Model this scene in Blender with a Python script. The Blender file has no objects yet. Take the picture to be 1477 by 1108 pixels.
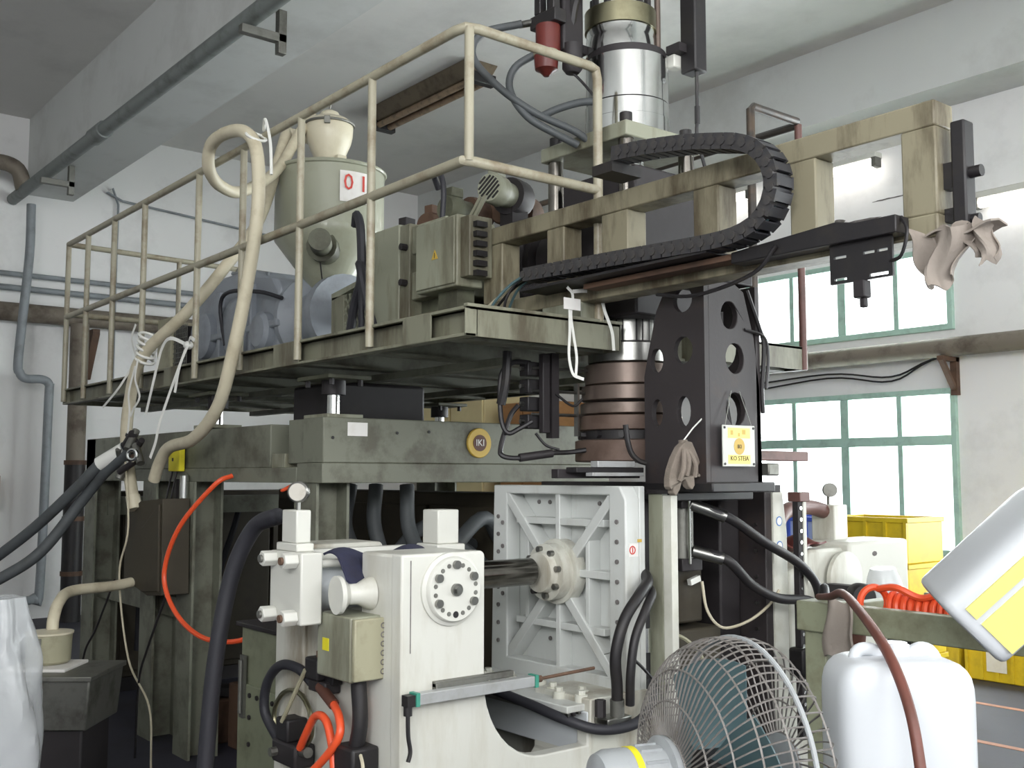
import bpy, bmesh, math, random
from mathutils import Vector, Matrix
from mathutils.geometry import tessellate_polygon
random.seed(7)
S = bpy.context.scene
C = S.collection
PI = math.pi

# ------------------------------------------------------------------ camera
cam_d = bpy.data.cameras.new('camera'); cam = bpy.data.objects.new('camera', cam_d); C.objects.link(cam)
cam_d.sensor_width = 36; cam_d.lens = 1533.0 / 1477.0 * 36; cam_d.clip_start = .05; cam_d.clip_end = 200
cam.location = (0, 0, 1.6); cam.rotation_euler = (math.radians(94.93), 0, math.radians(51.1))
S.camera = cam
# ------------------------------------------------------------------ world, daylight, exposure
S.view_settings.view_transform = 'Standard'; S.view_settings.look = 'None'; S.view_settings.gamma = 1
S.view_settings.use_curve_mapping = False; S.view_settings.exposure = 0.38
W = bpy.data.worlds.new('world'); S.world = W; W.use_nodes = True
W.node_tree.nodes['Background'].inputs[0].default_value = (.97, .985, 1, 1)
W.node_tree.nodes['Background'].inputs[1].default_value = 3.2
def area(name, loc, rot, sx, sy, power, col=(1, 1, 1)):
    l = bpy.data.lights.new(name, 'AREA'); l.shape = 'RECTANGLE'; l.size = sx; l.size_y = sy; l.energy = power; l.color = col
    o = bpy.data.objects.new(name, l); C.objects.link(o); o.location = loc; o.rotation_euler = rot
    return o
R90 = PI / 2
# daylight standing in the window openings (the high ones behind the camera are unseen additions)
for k, x in enumerate((-6.05, -2.45, 1.15)):
    area('daylight_area', (x, 9.5, 1.63), (-R90, 0, 0), 2.3, 1.5, 170, (.97, .985, 1))
    area('daylight_area', (x, 9.5, 3.3), (-R90, 0, 0), 2.3, .76, 95, (.97, .985, 1))
area('daylight_area', (4.8, 2.0, 3.7), (0, R90, 0), 2.0, 7.0, 185, (.99, .99, 1))  # unseen source, added so light comes from high up
area('daylight_area', (2.2, -3.35, 3.7), (R90, 0, 0), 4.0, 1.8, 270, (.99, .99, 1))  # unseen source, added and placed to brighten the far wall

# ------------------------------------------------------------------ materials
def lin(c):
    return tuple(((v / 255) / 12.92 if v <= 10 else (((v / 255) + .055) / 1.055) ** 2.4) for v in c)
MATS = {}
def mat(name, col, rough=.5, metal=0., grime=.0, gcol=(38, 34, 24), gscale=4., var=.12, vscale=1.5, bump=0., streak=False, trans=0., spec=.5, bscale=60., emit=0., alpha=1., gthr=.55, coat=0.):
    m = bpy.data.materials.new(name); m.use_nodes = True; nt = m.node_tree; N = nt.nodes; Lk = nt.links
    b = N['Principled BSDF']; b.inputs['Roughness'].default_value = rough; b.inputs['Metallic'].default_value = metal
    b.inputs['Specular IOR Level'].default_value = spec; b.inputs['Coat Weight'].default_value = coat
    if trans: b.inputs['Transmission Weight'].default_value = trans
    if alpha < 1: b.inputs['Alpha'].default_value = alpha
    c = lin(col)
    tc = N.new('ShaderNodeTexCoord'); mp = N.new('ShaderNodeMapping'); Lk.new(tc.outputs['Object'], mp.inputs[0])
    if streak: mp.inputs['Scale'].default_value = (1, 1, .22)
    n1 = N.new('ShaderNodeTexNoise'); n1.inputs['Scale'].default_value = vscale; n1.inputs['Detail'].default_value = 5; Lk.new(mp.outputs[0], n1.inputs['Vector'])
    mx = N.new('ShaderNodeMix'); mx.data_type = 'RGBA'
    mx.inputs[6].default_value = (*[v * (1 - var) for v in c], 1); mx.inputs[7].default_value = (*[min(1, v * (1 + var)) for v in c], 1)
    Lk.new(n1.outputs[0], mx.inputs[0]); out = mx.outputs[2]
    if grime > 0:
        n2 = N.new('ShaderNodeTexNoise'); n2.inputs['Scale'].default_value = gscale; n2.inputs['Detail'].default_value = 8; n2.inputs['Roughness'].default_value = .65
        Lk.new(mp.outputs[0], n2.inputs['Vector'])
        rp = N.new('ShaderNodeMapRange'); rp.inputs[1].default_value = gthr - .06; rp.inputs[2].default_value = gthr + .11; rp.inputs[3].default_value = 0; rp.inputs[4].default_value = grime
        Lk.new(n2.outputs[0], rp.inputs[0])
        m2 = N.new('ShaderNodeMix'); m2.data_type = 'RGBA'; m2.inputs[7].default_value = (*lin(gcol), 1)
        Lk.new(rp.outputs[0], m2.inputs[0]); Lk.new(out, m2.inputs[6]); out = m2.outputs[2]
    Lk.new(out, b.inputs['Base Color'])
    if bump > 0:
        n3 = N.new('ShaderNodeTexNoise'); n3.inputs['Scale'].default_value = bscale; n3.inputs['Detail'].default_value = 4; Lk.new(tc.outputs['Object'], n3.inputs['Vector'])
        bp = N.new('ShaderNodeBump'); bp.inputs['Strength'].default_value = bump; bp.inputs['Distance'].default_value = .01
        Lk.new(n3.outputs[0], bp.inputs['Height']); Lk.new(bp.outputs[0], b.inputs['Normal'])
    if emit > 0:
        b.inputs['Emission Color'].default_value = (*c, 1); b.inputs['Emission Strength'].default_value = emit
    MATS[name] = m
    return m
mat('wall', (234, 234, 233), .9, grime=.18, gcol=(120, 118, 112), gscale=1.1, var=.04, gthr=.58, spec=.2)
mat('ceiling', (218, 217, 214), .95, grime=.2, gcol=(120, 118, 116), gscale=.7, var=.05, spec=.1)
mat('beam', (208, 210, 208), .95, grime=.25, gcol=(130, 126, 120), gscale=.9, var=.05, spec=.1)
mat('floor', (50, 50, 62), .62, grime=.6, gcol=(40, 38, 40), gscale=2, var=.15)
mat('floorline', (176, 120, 92), .6, grime=.4, gscale=5)
mat('winframe', (172, 204, 190), .5, grime=.3, gcol=(70, 74, 66), gscale=6)  # lightened so the colour carries the washed-out window bloom
mat('olive', (126, 126, 108), .48, grime=.75, gcol=(66, 54, 36), gscale=6, var=.16, streak=True, bump=.05, gthr=.51)
mat('olive_pale', (144, 146, 128), .45, grime=.6, gcol=(78, 68, 46), gscale=6, var=.12, streak=True, gthr=.53)
mat('olive_dark', (98, 100, 82), .55, grime=.7, gcol=(40, 36, 26), gscale=3, var=.15, gthr=.5)
mat('frame_green', (114, 116, 102), .55, grime=.6, gcol=(60, 52, 38), gscale=5, var=.14, gthr=.53)
mat('rail', (160, 155, 135), .4, grime=.55, gcol=(104, 82, 54), gscale=7, var=.12, gthr=.55)
mat('rail_black', (58, 54, 50), .45, grime=.4, gcol=(110, 90, 70), gscale=8)
mat('rail_brown', (104, 72, 66), .5, grime=.4, gscale=6)
mat('gantry', (136, 130, 108), .5, grime=.8, gcol=(62, 50, 32), gscale=7, var=.2, streak=True, gthr=.5, bump=.05)
mat('white', (206, 206, 198), .38, grime=.4, gcol=(150, 140, 112), gscale=3, var=.04, streak=True, gthr=.6)
mat('white_dirty', (198, 198, 188), .45, grime=.65, gcol=(116, 98, 66), gscale=4, var=.05, streak=True, gthr=.56)
mat('white_blue', (200, 205, 208), .4, grime=.3, gcol=(140, 134, 120), gscale=3, var=.03, gthr=.6)
mat('rib_white', (200, 203, 200), .42, grime=.4, gcol=(132, 122, 96), gscale=3.5, var=.04, streak=True, gthr=.58)
mat('chrome', (214, 216, 214), .13, 1., grime=.15, gcol=(120, 110, 90), gscale=5, var=.05)
mat('alu', (178, 180, 180), .4, .35, grime=.3, gcol=(120, 114, 100), gscale=10, var=.05)
mat('steel', (150, 150, 146), .3, 1., grime=.4, gcol=(70, 62, 50), gscale=8, var=.1)
mat('steel_dull', (128, 128, 122), .5, .8, grime=.5, gcol=(60, 54, 44), gscale=6, var=.1)
mat('brass', (150, 146, 120), .35, 1., grime=.3, gcol=(80, 70, 50), gscale=8)
mat('rod', (128, 124, 118), .18, 1., grime=.4, gcol=(30, 26, 22), gscale=5, streak=False)
mat('dark', (40, 36, 38), .6, grime=.4, gcol=(20, 18, 16), gscale=5, var=.2)
mat('black', (30, 28, 30), .5, grime=.3, gcol=(60, 54, 46), gscale=8, var=.2)
mat('black_cast', (50, 45, 46), .55, grime=.4, gcol=(84, 62, 44), gscale=3, var=.2, gthr=.6, bump=.05)
mat('rubber', (40, 40, 46), .55, var=.15)
mat('rubber_grey', (76, 80, 82), .6, var=.1, grime=.3, gscale=6)
mat('chain', (48, 48, 52), .5, grime=.35, gcol=(90, 84, 74), gscale=9, var=.2)
mat('rust', (98, 74, 58), .7, grime=.6, gcol=(52, 40, 34), gscale=5, var=.2, bump=.1)
mat('rust_pipe', (122, 114, 102), .7, grime=.7, gcol=(70, 58, 48), gscale=4, var=.2, bump=.1)
mat('copper', (112, 99, 91), .4, .55, grime=.5, gcol=(66, 50, 40), gscale=5, var=.15)
mat('copper_low', (108, 90, 80), .55, .35, grime=.6, gcol=(62, 44, 36), gscale=4, var=.15)
mat('grey_pipe', (138, 144, 148), .5, grime=.4, gcol=(90, 90, 88), gscale=5)
mat('blue_grey', (146, 152, 160), .45, grime=.35, gcol=(92, 92, 90), gscale=4, var=.08)
mat('hopper', (150, 152, 134), .4, grime=.35, gcol=(110, 108, 84), gscale=2, var=.08, coat=.2)
mat('cream', (206, 199, 176), .35, grime=.25, gcol=(150, 136, 104), gscale=4, var=.04)
mat('cream_hose', (200, 192, 168), .5, grime=.3, gcol=(140, 124, 92), gscale=8, var=.08)
mat('cream_dirty', (160, 157, 132), .5, grime=.4, gcol=(96, 86, 62), gscale=5)
mat('strap', (226, 226, 220), .5, var=.03)
mat('paper', (224, 222, 218), .8, grime=.2, gcol=(170, 160, 140), gscale=9, var=.03)
mat('red_ink', (196, 74, 66), .8, var=.05)
mat('red', (96, 36, 30), .4, grime=.4, gcol=(60, 30, 24), gscale=8)
mat('orange', (232, 88, 48), .35, var=.06)
mat('orange_dark', (150, 60, 40), .45, var=.08)
mat('teal', (80, 104, 108), .4, var=.06)
mat('green_cap', (60, 140, 120), .5, var=.06)
mat('green_rack', (140, 144, 120), .5, grime=.6, gcol=(92, 80, 56), gscale=5, var=.1, gthr=.52)
mat('yellow', (226, 214, 40), .5, grime=.2, gcol=(140, 120, 30), gscale=8)
mat('yellow_crate', (216, 188, 40), .5, grime=.3, gcol=(140, 110, 40), gscale=5)
mat('yellow_label', (238, 228, 130), .6, var=.05)
mat('gold', (196, 164, 70), .5, var=.08)
mat('brown', (86, 52, 40), .6, var=.1)
mat('brown_hose', (112, 66, 56), .5, grime=.3, gscale=9)
mat('dark_brown_box', (62, 56, 43), .7, grime=.5, gcol=(40, 34, 28), gscale=3, var=.2)
mat('cardboard', (160, 116, 72), .8, grime=.2, gscale=5)
mat('tan', (212, 196, 150), .7, grime=.15, gcol=(150, 132, 96), gscale=2)
mat('rag', (148, 139, 130), .9, grime=.4, gcol=(110, 98, 88), gscale=8, bump=.2)
mat('glove', (128, 118, 108), .9, grime=.4, gcol=(84, 80, 70), gscale=10, bump=.3, bscale=200)
mat('navy', (44, 46, 70), .9, grime=.3, gscale=8, bump=.2)
mat('plastic', (206, 210, 214), .32, var=.02, grime=.08, gcol=(190, 190, 184), gscale=4)
mat('blue_plastic', (70, 96, 200), .5, var=.05)
mat('blue_ink', (60, 110, 180), .6)
mat('bagfilm', (214, 218, 220), .22, var=.08, alpha=.55, bump=.6, bscale=14)
mat('fan_wire', (138, 134, 130), .4, .4, grime=.4, gcol=(90, 78, 66), gscale=20)
mat('fan_grey', (158, 162, 164), .4, grime=.2, gscale=9)
mat('guide_white', (204, 204, 194), .5, grime=.3, gcol=(150, 150, 120), gscale=6)
mat('placard', (196, 198, 190), .45, var=.03)
mat('plumb_grey', (120, 126, 124), .5, grime=.4, gscale=6)
mat('tank_green', (124, 128, 106), .5, grime=.55, gcol=(74, 68, 50), gscale=4, var=.1)
mat('stain', (104, 100, 98), .95, grime=.5, gcol=(150, 148, 146), gscale=14)
mat('tube_on', (255, 250, 244), .5, emit=4.5)
mat('tube_off', (150, 128, 104), .5, grime=.6, gscale=9)
mat('lamp_brown', (112, 100, 82), .7, grime=.6, gcol=(60, 50, 40), gscale=5, var=.2)
mat('lens', (190, 186, 176), .2, var=.04, grime=.3, gcol=(130, 110, 100), gscale=20)
# window glass: thin, mostly clear
gm = bpy.data.materials.new('glass'); gm.use_nodes = True; nt = gm.node_tree; nt.nodes.clear()
_o = nt.nodes.new('ShaderNodeOutputMaterial'); _t = nt.nodes.new('ShaderNodeBsdfTransparent'); _g = nt.nodes.new('ShaderNodeBsdfGlossy'); _m = nt.nodes.new('ShaderNodeMixShader')
_t.inputs[0].default_value = (.95, .97, .97, 1); _g.inputs['Roughness'].default_value = .05; _m.inputs[0].default_value = .06
nt.links.new(_t.outputs[0], _m.inputs[1]); nt.links.new(_g.outputs[0], _m.inputs[2]); nt.links.new(_m.outputs[0], _o.inputs[0])
MATS['glass'] = gm

# ------------------------------------------------------------------ mesh builder
def frame(ax):
    ax = Vector(ax).normalized(); u = ax.orthogonal().normalized(); return u, ax.cross(u), ax
def spline(pts, sub=8):
    P = [Vector(p) for p in pts]
    if len(P) < 3 or sub < 2: return P
    out = []
    for i in range(len(P) - 1):
        p0 = P[i - 1] if i else P[0] * 2 - P[1]; p1 = P[i]; p2 = P[i + 1]; p3 = P[i + 2] if i + 2 < len(P) else P[-1] * 2 - P[-2]
        for k in range(sub):
            t = k / sub; t2 = t * t; t3 = t2 * t
            out.append(.5 * ((2 * p1) + (p2 - p0) * t + (2 * p0 - 5 * p1 + 4 * p2 - p3) * t2 + (3 * p1 - p0 - 3 * p2 + p3) * t3))
    out.append(P[-1]); return out
class MB:
    def __init__(s): s.v = []; s.f = []; s.sm = []
    def add(s, vs, fs, smooth=False):
        n = len(s.v); s.v += [Vector(v) for v in vs]; s.f += [tuple(i + n for i in f) for f in fs]; s.sm += [smooth] * len(fs); return s
    def box(s, x0, x1, y0, y1, z0, z1):
        return s.add([(x0, y0, z0), (x1, y0, z0), (x1, y1, z0), (x0, y1, z0), (x0, y0, z1), (x1, y0, z1), (x1, y1, z1), (x0, y1, z1)],
                     [(0, 3, 2, 1), (4, 5, 6, 7), (0, 1, 5, 4), (1, 2, 6, 5), (2, 3, 7, 6), (3, 0, 4, 7)])
    def obox(s, c, size, rot=(0, 0, 0)):
        M = Matrix.Translation(Vector(c)) @ __import__('mathutils').Euler(rot).to_matrix().to_4x4()
        a, b, d = [k / 2 for k in size]
        return s.add([M @ Vector(p) for p in ((-a, -b, -d), (a, -b, -d), (a, b, -d), (-a, b, -d), (-a, -b, d), (a, -b, d), (a, b, d), (-a, b, d))],
                     [(0, 3, 2, 1), (4, 5, 6, 7), (0, 1, 5, 4), (1, 2, 6, 5), (2, 3, 7, 6), (3, 0, 4, 7)])
    def bar(s, p0, p1, w, h):          # rectangular bar from p0 to p1, w sideways, h upward
        p0 = Vector(p0); p1 = Vector(p1); d = (p1 - p0).normalized(); up = Vector((0, 0, 1)) if abs(d.z) < .95 else Vector((1, 0, 0))
        sd = d.cross(up).normalized() * (w / 2); u = sd.cross(d).normalized() * (h / 2)
        vs = [q + a * sd + b * u for q in (p0, p1) for a, b in ((-1, -1), (1, -1), (1, 1), (-1, 1))]
        return s.add(vs, [(0, 1, 2, 3), (7, 6, 5, 4), (0, 4, 5, 1), (1, 5, 6, 2), (2, 6, 7, 3), (3, 7, 4, 0)])
    def lathe(s, prof, o, ax=(0, 0, 1), n=24, close=False):
        u, w, a = frame(ax); o = Vector(o); vs = []; fs = []
        for r, h in prof:
            for k in range(n):
                t = 2 * PI * k / n; vs.append(o + a * h + (u * math.cos(t) + w * math.sin(t)) * max(r, 1e-5))
        m = len(prof)
        for i in range(m - 1 if not close else m):
            j = (i + 1) % m
            for k in range(n):
                k2 = (k + 1) % n; fs.append((i * n + k, i * n + k2, j * n + k2, j * n + k))
        s.add(vs, fs, True)
        if not close:
            b = len(s.v) - m * n
            for i in (0, m - 1):
                if prof[i][0] > 1e-4: s.f.append(tuple(b + i * n + k for k in range(n))); s.sm.append(False)
        return s
    def cyl(s, p0, p1, r, r1=None, n=16):
        p0 = Vector(p0); p1 = Vector(p1); L = (p1 - p0).length
        return s.lathe([(r, 0), (r if r1 is None else r1, L)], p0, p1 - p0, n)
    def tube(s, pts, r, n=8, sub=8, ends=True):
        P = spline(pts, sub); vs = []; fs = []; T = []
        for i in range(len(P)):
            a = P[max(i - 1, 0)]; b = P[min(i + 1, len(P) - 1)]; T.append((b - a).normalized())
        u = T[0].orthogonal().normalized()
        for i, p in enumerate(P):
            u = (u - T[i] * u.dot(T[i])).normalized(); w = T[i].cross(u)
            rr = r(i / (len(P) - 1)) if callable(r) else r
            for k in range(n):
                t = 2 * PI * k / n; vs.append(p + (u * math.cos(t) + w * math.sin(t)) * rr)
        for i in range(len(P) - 1):
            for k in range(n):
                k2 = (k + 1) % n; fs.append((i * n + k, i * n + k2, (i + 1) * n + k2, (i + 1) * n + k))
        s.add(vs, fs, True)
        if ends:
            b = len(s.v) - len(vs)
            s.f.append(tuple(b + k for k in range(n))); s.f.append(tuple(b + (len(P) - 1) * n + k for k in range(n))); s.sm += [False, False]
        return s
    def prism(s, loops, plane, a, b):  # plane 'XZ','YZ','XY'; loops: outer then holes, extruded a..b along the third axis
        if not isinstance(loops[0][0], (tuple, list)): loops = [loops]
        f3 = {'XZ': lambda p, t: (p[0], t, p[1]), 'YZ': lambda p, t: (t, p[0], p[1]), 'XY': lambda p, t: (p[0], p[1], t)}[plane]
        flat = [p for l in loops for p in l]; n = len(flat)
        tris = tessellate_polygon([[Vector((p[0], p[1], 0)) for p in l] for l in loops])
        vs = [f3(p, a) for p in flat] + [f3(p, b) for p in flat]
        fs = [tuple(t) for t in tris] + [tuple(n + i for i in reversed(t)) for t in tris]
        o = 0
        for l in loops:
            m = len(l)
            for i in range(m):
                j = (i + 1) % m; fs.append((o + i, o + j, n + o + j, n + o + i))
            o += m
        return s.add(vs, fs)
    def sph(s, c, r, sc=(1, 1, 1), n=16, m=10):
        c = Vector(c); vs = [c + Vector((0, 0, -r * sc[2]))]; fs = []
        for i in range(1, m):
            t = PI * i / m
            for k in range(n):
                q = 2 * PI * k / n; vs.append(c + Vector((r * sc[0] * math.sin(t) * math.cos(q), r * sc[1] * math.sin(t) * math.sin(q), -r * sc[2] * math.cos(t))))
        vs.append(c + Vector((0, 0, r * sc[2])))
        for k in range(n):
            fs.append((0, 1 + (k + 1) % n, 1 + k)); fs.append((len(vs) - 1, 1 + (m - 2) * n + k, 1 + (m - 2) * n + (k + 1) % n))
        for i in range(m - 2):
            for k in range(n): fs.append((1 + i * n + k, 1 + i * n + (k + 1) % n, 1 + (i + 1) * n + (k + 1) % n, 1 + (i + 1) * n + k))
        return s.add(vs, fs, True)
    def torus(s, c, ax, R, r, n=24, m=8):
        return s.lathe([(R + r * math.cos(2 * PI * k / m), r * math.sin(2 * PI * k / m)) for k in range(m)], c, ax, n, close=True)
    def sheet(s, fn, nu, nv, th=.002):  # thin cloth with both sides
        P = [[Vector(fn(i / nu, j / nv)) for j in range(nv + 1)] for i in range(nu + 1)]
        vs = []; 
        for i in range(nu + 1):
            for j in range(nv + 1):
                a = P[min(i + 1, nu)][j] - P[max(i - 1, 0)][j]; b = P[i][min(j + 1, nv)] - P[i][max(j - 1, 0)]
                nn = a.cross(b); nn = nn.normalized() if nn.length > 1e-9 else Vector((0, 0, 1)); vs += [P[i][j] + nn * th, P[i][j] - nn * th]
        idx = lambda i, j, k: (i * (nv + 1) + j) * 2 + k
        fs = []
        for i in range(nu):
            for j in range(nv):
                fs.append((idx(i, j, 0), idx(i + 1, j, 0), idx(i + 1, j + 1, 0), idx(i, j + 1, 0)))
                fs.append((idx(i, j, 1), idx(i, j + 1, 1), idx(i + 1, j + 1, 1), idx(i + 1, j, 1)))
        for i in range(nu):
            fs.append((idx(i, 0, 0), idx(i, 0, 1), idx(i + 1, 0, 1), idx(i + 1, 0, 0))); fs.append((idx(i, nv, 0), idx(i + 1, nv, 0), idx(i + 1, nv, 1), idx(i, nv, 1)))
        for j in range(nv):
            fs.append((idx(0, j, 0), idx(0, j + 1, 0), idx(0, j + 1, 1), idx(0, j, 1))); fs.append((idx(nu, j, 0), idx(nu, j, 1), idx(nu, j + 1, 1), idx(nu, j + 1, 0)))
        return s.add(vs, fs, True)
    def mesh(s, name, org):
        me = bpy.data.meshes.new(name); me.from_pydata([v - org for v in s.v], [], s.f); me.update()
        me.polygons.foreach_set('use_smooth', s.sm)
        bm = bmesh.new(); bm.from_mesh(me); bmesh.ops.recalc_face_normals(bm, faces=bm.faces); bm.to_mesh(me); bm.free()
        me.set_sharp_from_angle(angle=.65)
        return me
ORG = {}
def tag(o, label, cat, group=None):
    o['label'] = label; o['category'] = cat
    if group: o['group'] = group
    return o
def thing(name, label, cat, loc, group=None):
    o = bpy.data.objects.new(name, None); C.objects.link(o); o.location = loc; o.empty_display_size = .1; ORG[o.name] = Vector(loc)
    return tag(o, label, cat, group)
def ob(name, mb, m, parent=None, bevel=0, label=None, cat=None, group=None, kind=None, seg=2):
    if parent is None:
        lo = [min(v[i] for v in mb.v) for i in range(3)]; hi = [max(v[i] for v in mb.v) for i in range(3)]
        org = Vector(((lo[0] + hi[0]) / 2, (lo[1] + hi[1]) / 2, lo[2]))
    else: org = ORG[parent.name]
    me = mb.mesh(name, org); me.materials.append(MATS[m])
    o = bpy.data.objects.new(name, me); C.objects.link(o); ORG[o.name] = org
    if parent is None: o.location = org
    elif parent.type == 'EMPTY' or parent.parent is not None: o.parent = parent
    else: o.parent = parent            # parent is a top-level mesh with its own origin
    if bevel:
        b = o.modifiers.new('bevel', 'BEVEL'); b.width = bevel; b.segments = seg; b.limit_method = 'ANGLE'; b.angle_limit = .7; b.harden_normals = False
    if label: o['label'] = label
    if cat: o['category'] = cat
    if group: o['group'] = group
    if kind: o['kind'] = kind
    return o
def single(name, mb, m, label, cat, group=None, bevel=0): return ob(name, mb, m, None, bevel, label, cat, group)
def struct(name, mb, m, bevel=0, parent=None): return ob(name, mb, m, parent, bevel, kind='structure' if parent is None else None)
def inst(o, name, loc_delta, parent, rot=None):   # copy sharing mesh data
    c = o.copy(); c.name = name; C.objects.link(c); c.parent = parent; c.location = Vector(loc_delta)
    if rot is not None: c.rotation_euler = rot
    ORG[c.name] = ORG[parent.name]; return c
def text(name, body, size, origin, xdir, ydir, m, parent, depth=.0006):
    cu = bpy.data.curves.new(name, 'FONT'); cu.body = body; cu.size = size; cu.extrude = depth; cu.align_x = 'CENTER'; cu.align_y = 'CENTER'; cu.resolution_u = 2
    t = bpy.data.objects.new(name + '_src', cu); C.objects.link(t)
    bpy.context.view_layer.update(); dg = bpy.context.evaluated_depsgraph_get()
    me = bpy.data.meshes.new_from_object(t.evaluated_get(dg)); bpy.data.objects.remove(t)
    x = Vector(xdir).normalized(); y = Vector(ydir).normalized(); z = x.cross(y)
    M = Matrix((x, y, z)).transposed().to_4x4(); M.translation = Vector(origin) - ORG[parent.name]
    me.transform(M); me.materials.clear(); me.materials.append(MATS[m])
    o = bpy.data.objects.new(name, me); C.objects.link(o); o.parent = parent; ORG[o.name] = ORG[parent.name]; return o
def circ(cx, cy, rx, ry=None, n=20, a0=0): 
    ry = rx if ry is None else ry
    return [(cx + rx * math.cos(a0 + 2 * PI * k / n), cy + ry * math.sin(a0 + 2 * PI * k / n)) for k in range(n)]
def rect(x0, x1, y0, y1): return [(x0, y0), (x1, y0), (x1, y1), (x0, y1)]
def bolts(parent, name, pts, ax, r, h, m, n=6, stuff=True):
    mb = MB()
    for p in pts: mb.cyl(p, Vector(p) + Vector(ax).normalized() * h, r, n=n)
    return ob(name, mb, m, parent, kind='stuff' if stuff else None)

# ================================================================== the room
struct('floor', MB().box(-12.8, 4.5, -3, 9.1, -.1, 0), 'floor')
fl = bpy.data.objects['floor']
for y in (6.3, 7.35):
    ob('painted_line', MB().box(-7, 3, y, y + .06, 0, .002), 'floorline', fl)
struct('ceiling', MB().box(-12.8, 4.5, -3, 9.1, 5.7, 5.9), 'ceiling')
struct('wall_left', MB().box(-13.05, -12.8, -3.25, 9.35, 0, 5.9), 'wall')
WX = [(-7.22, -4.9), (-3.6, -1.3), (0., 2.3)]
holes = []
for a, b in WX: holes += [rect(a, b, .88, 2.39), rect(a, b, 2.92, 3.69)]
struct('wall_far', MB().prism([rect(-12.8, 4.5, 0, 5.7)] + holes, 'XZ', 9.1, 9.35), 'wall')
struct('wall_near', MB().prism([rect(-12.8, 4.5, 0, 5.7), rect(.2, 4.2, 2.8, 4.6)], 'XZ', -3.25, -3.0), 'wall')  # high opening added behind the camera to let daylight in
struct('wall_right', MB().prism([rect(-3.25, 9.35, 0, 5.7), rect(-1.5, 5.5, 2.7, 4.7)], 'YZ', 4.5, 4.7), 'wall')  # unseen high opening, added so daylight falls from above
struct('trim_1', MB().box(-12.8, 4.5, 3.18, 3.69, 4.81, 5.7), 'beam')
struct('trim_2', MB().box(-12.8, 4.5, 8.55, 9.1, 4.98, 5.7), 'beam')
def window(n, x0, x1, z0, z1, mull, transom=None):
    w = bpy.data.objects.new('window_%d' % n, None); C.objects.link(w); w.location = (x0, 9.1, z0); w['kind'] = 'structure'; ORG[w.name] = Vector((x0, 9.1, z0))
    y0, y1 = 9.06, 9.16; t = .055
    m = MB().prism([rect(x0, x1, z0, z1), rect(x0 + t, x1 - t, z0 + t, z1 - t)], 'XZ', y0, y1)
    ob('window_frame', m, 'winframe', w, .006)
    xs = [x0 + t] + mull + [x1 - t]
    for k, mx_ in enumerate(mull):
        wd = .045 if k == len(mull) // 2 else .026
        ob('mullion', MB().box(mx_ - wd, mx_ + wd, y0 + .01, y1 - .01, z0 + t, z1 - t), 'winframe', w, .004)
    if transom: ob('transom', MB().box(x0 + t, x1 - t, y0 + .005, y1 - .005, transom - .045, transom + .045), 'winframe', w, .004)
    zs = [z0 + t] + ([transom] if transom else []) + [z1 - t]
    for i in range(len(xs) - 1):
        for j in range(len(zs) - 1):
            ob('pane', MB().box(xs[i] - .004, xs[i + 1] + .004, 9.108, 9.112, zs[j] - .004, zs[j + 1] + .004), 'glass', w)
for k, (a, b) in enumerate(WX):
    ml = [a + .575, a + 1.165, a + 1.755]
    window(2 * k + 1, a, b, .88, 2.39, ml, 1.92); window(2 * k + 2, a, b, 2.92, 3.69, ml)

# ---- pipes, lamps and boxes on walls and ceiling
single('wall_pipe', MB().cyl((-12.62, -2.9, 3.42), (-12.62, 9.0, 3.42), .105, n=16), 'rust_pipe', 'thick rusty brown pipe running level along the white end wall', 'pipe')
for k, (y) in enumerate((3.9, 6.4)):
    single('pipe_bracket', MB().prism([(0 - 12.8, 3.28), (-12.45, 3.28), (-12.45, 3.22), (-12.74, 2.72), (-12.8, 2.72)], 'XZ', y - .04, y + .04), 'rust', ('rusty steel wall bracket under the thick rusty pipe, beside the downpipe', 'rusty steel wall bracket under the thick rusty pipe, behind the gearbox')[k], 'bracket', 'rusty pipe brackets')
single('wall_pipe', MB().cyl((-12.68, -2.9, 3.70), (-12.68, 9.0, 3.70), .035, n=12), 'grey_pipe', 'slim grey pipe just above the thick rusty wall pipe', 'pipe')
single('wall_pipe', MB().cyl((-12.7, -2.9, 3.86), (-12.7, 9.0, 3.86), .03, n=12), 'grey_pipe', 'topmost slim grey pipe of the run on the end wall', 'pipe')
single('drain_pipe', MB().tube([(-12.36, 3.12, 4.6), (-12.36, 3.12, 4.0), (-12.36, 3.05, 2.9), (-12.36, 3.07, 2.72), (-12.36, 3.14, 2.66), (-12.36, 3.3, 2.66), (-12.36, 3.38, 2.6), (-12.36, 3.38, 2.4), (-12.36, 3.36, .4), (-12.36, 3.3, .28), (-12.36, 3.15, .25), (-12.36, 2.4, .25)], .048, 12, 5), 'grey_pipe', 'bent grey vertical drain pipe with a sideways step on the end wall', 'pipe')
dp = thing('downpipe', 'stout rusty vertical downpipe with a dark wrapped lower half beside the platform', 'pipe', (-12.3, 3.67, 0))
ob('upper_pipe', MB().cyl((-12.3, 3.67, 1.75), (-12.3, 3.67, 3.3), .1, n=16), 'rust_pipe', dp)
ob('wrap', MB().cyl((-12.3, 3.67, 0), (-12.3, 3.67, 1.75), .11, n=16), 'black', dp)
for z in (1.72, 1.1, .5): ob('band', MB().cyl((-12.3, 3.67, z), (-12.3, 3.67, z + .05), .12, n=16), 'rust', dp)
cp = thing('ceiling_pipe', 'dark grey pipe slung along the side of the ceiling beam', 'pipe', (-6, 3.02, 4.6))
ob('pipe', MB().cyl((-12.75, 3.02, 4.72), (3.5, 3.02, 4.72), .065, n=14), 'plumb_grey', cp)
ob('coupling', MB().cyl((-9.9, 3.02, 4.72), (-9.6, 3.02, 4.72), .08, n=14), 'plumb_grey', cp)
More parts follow.
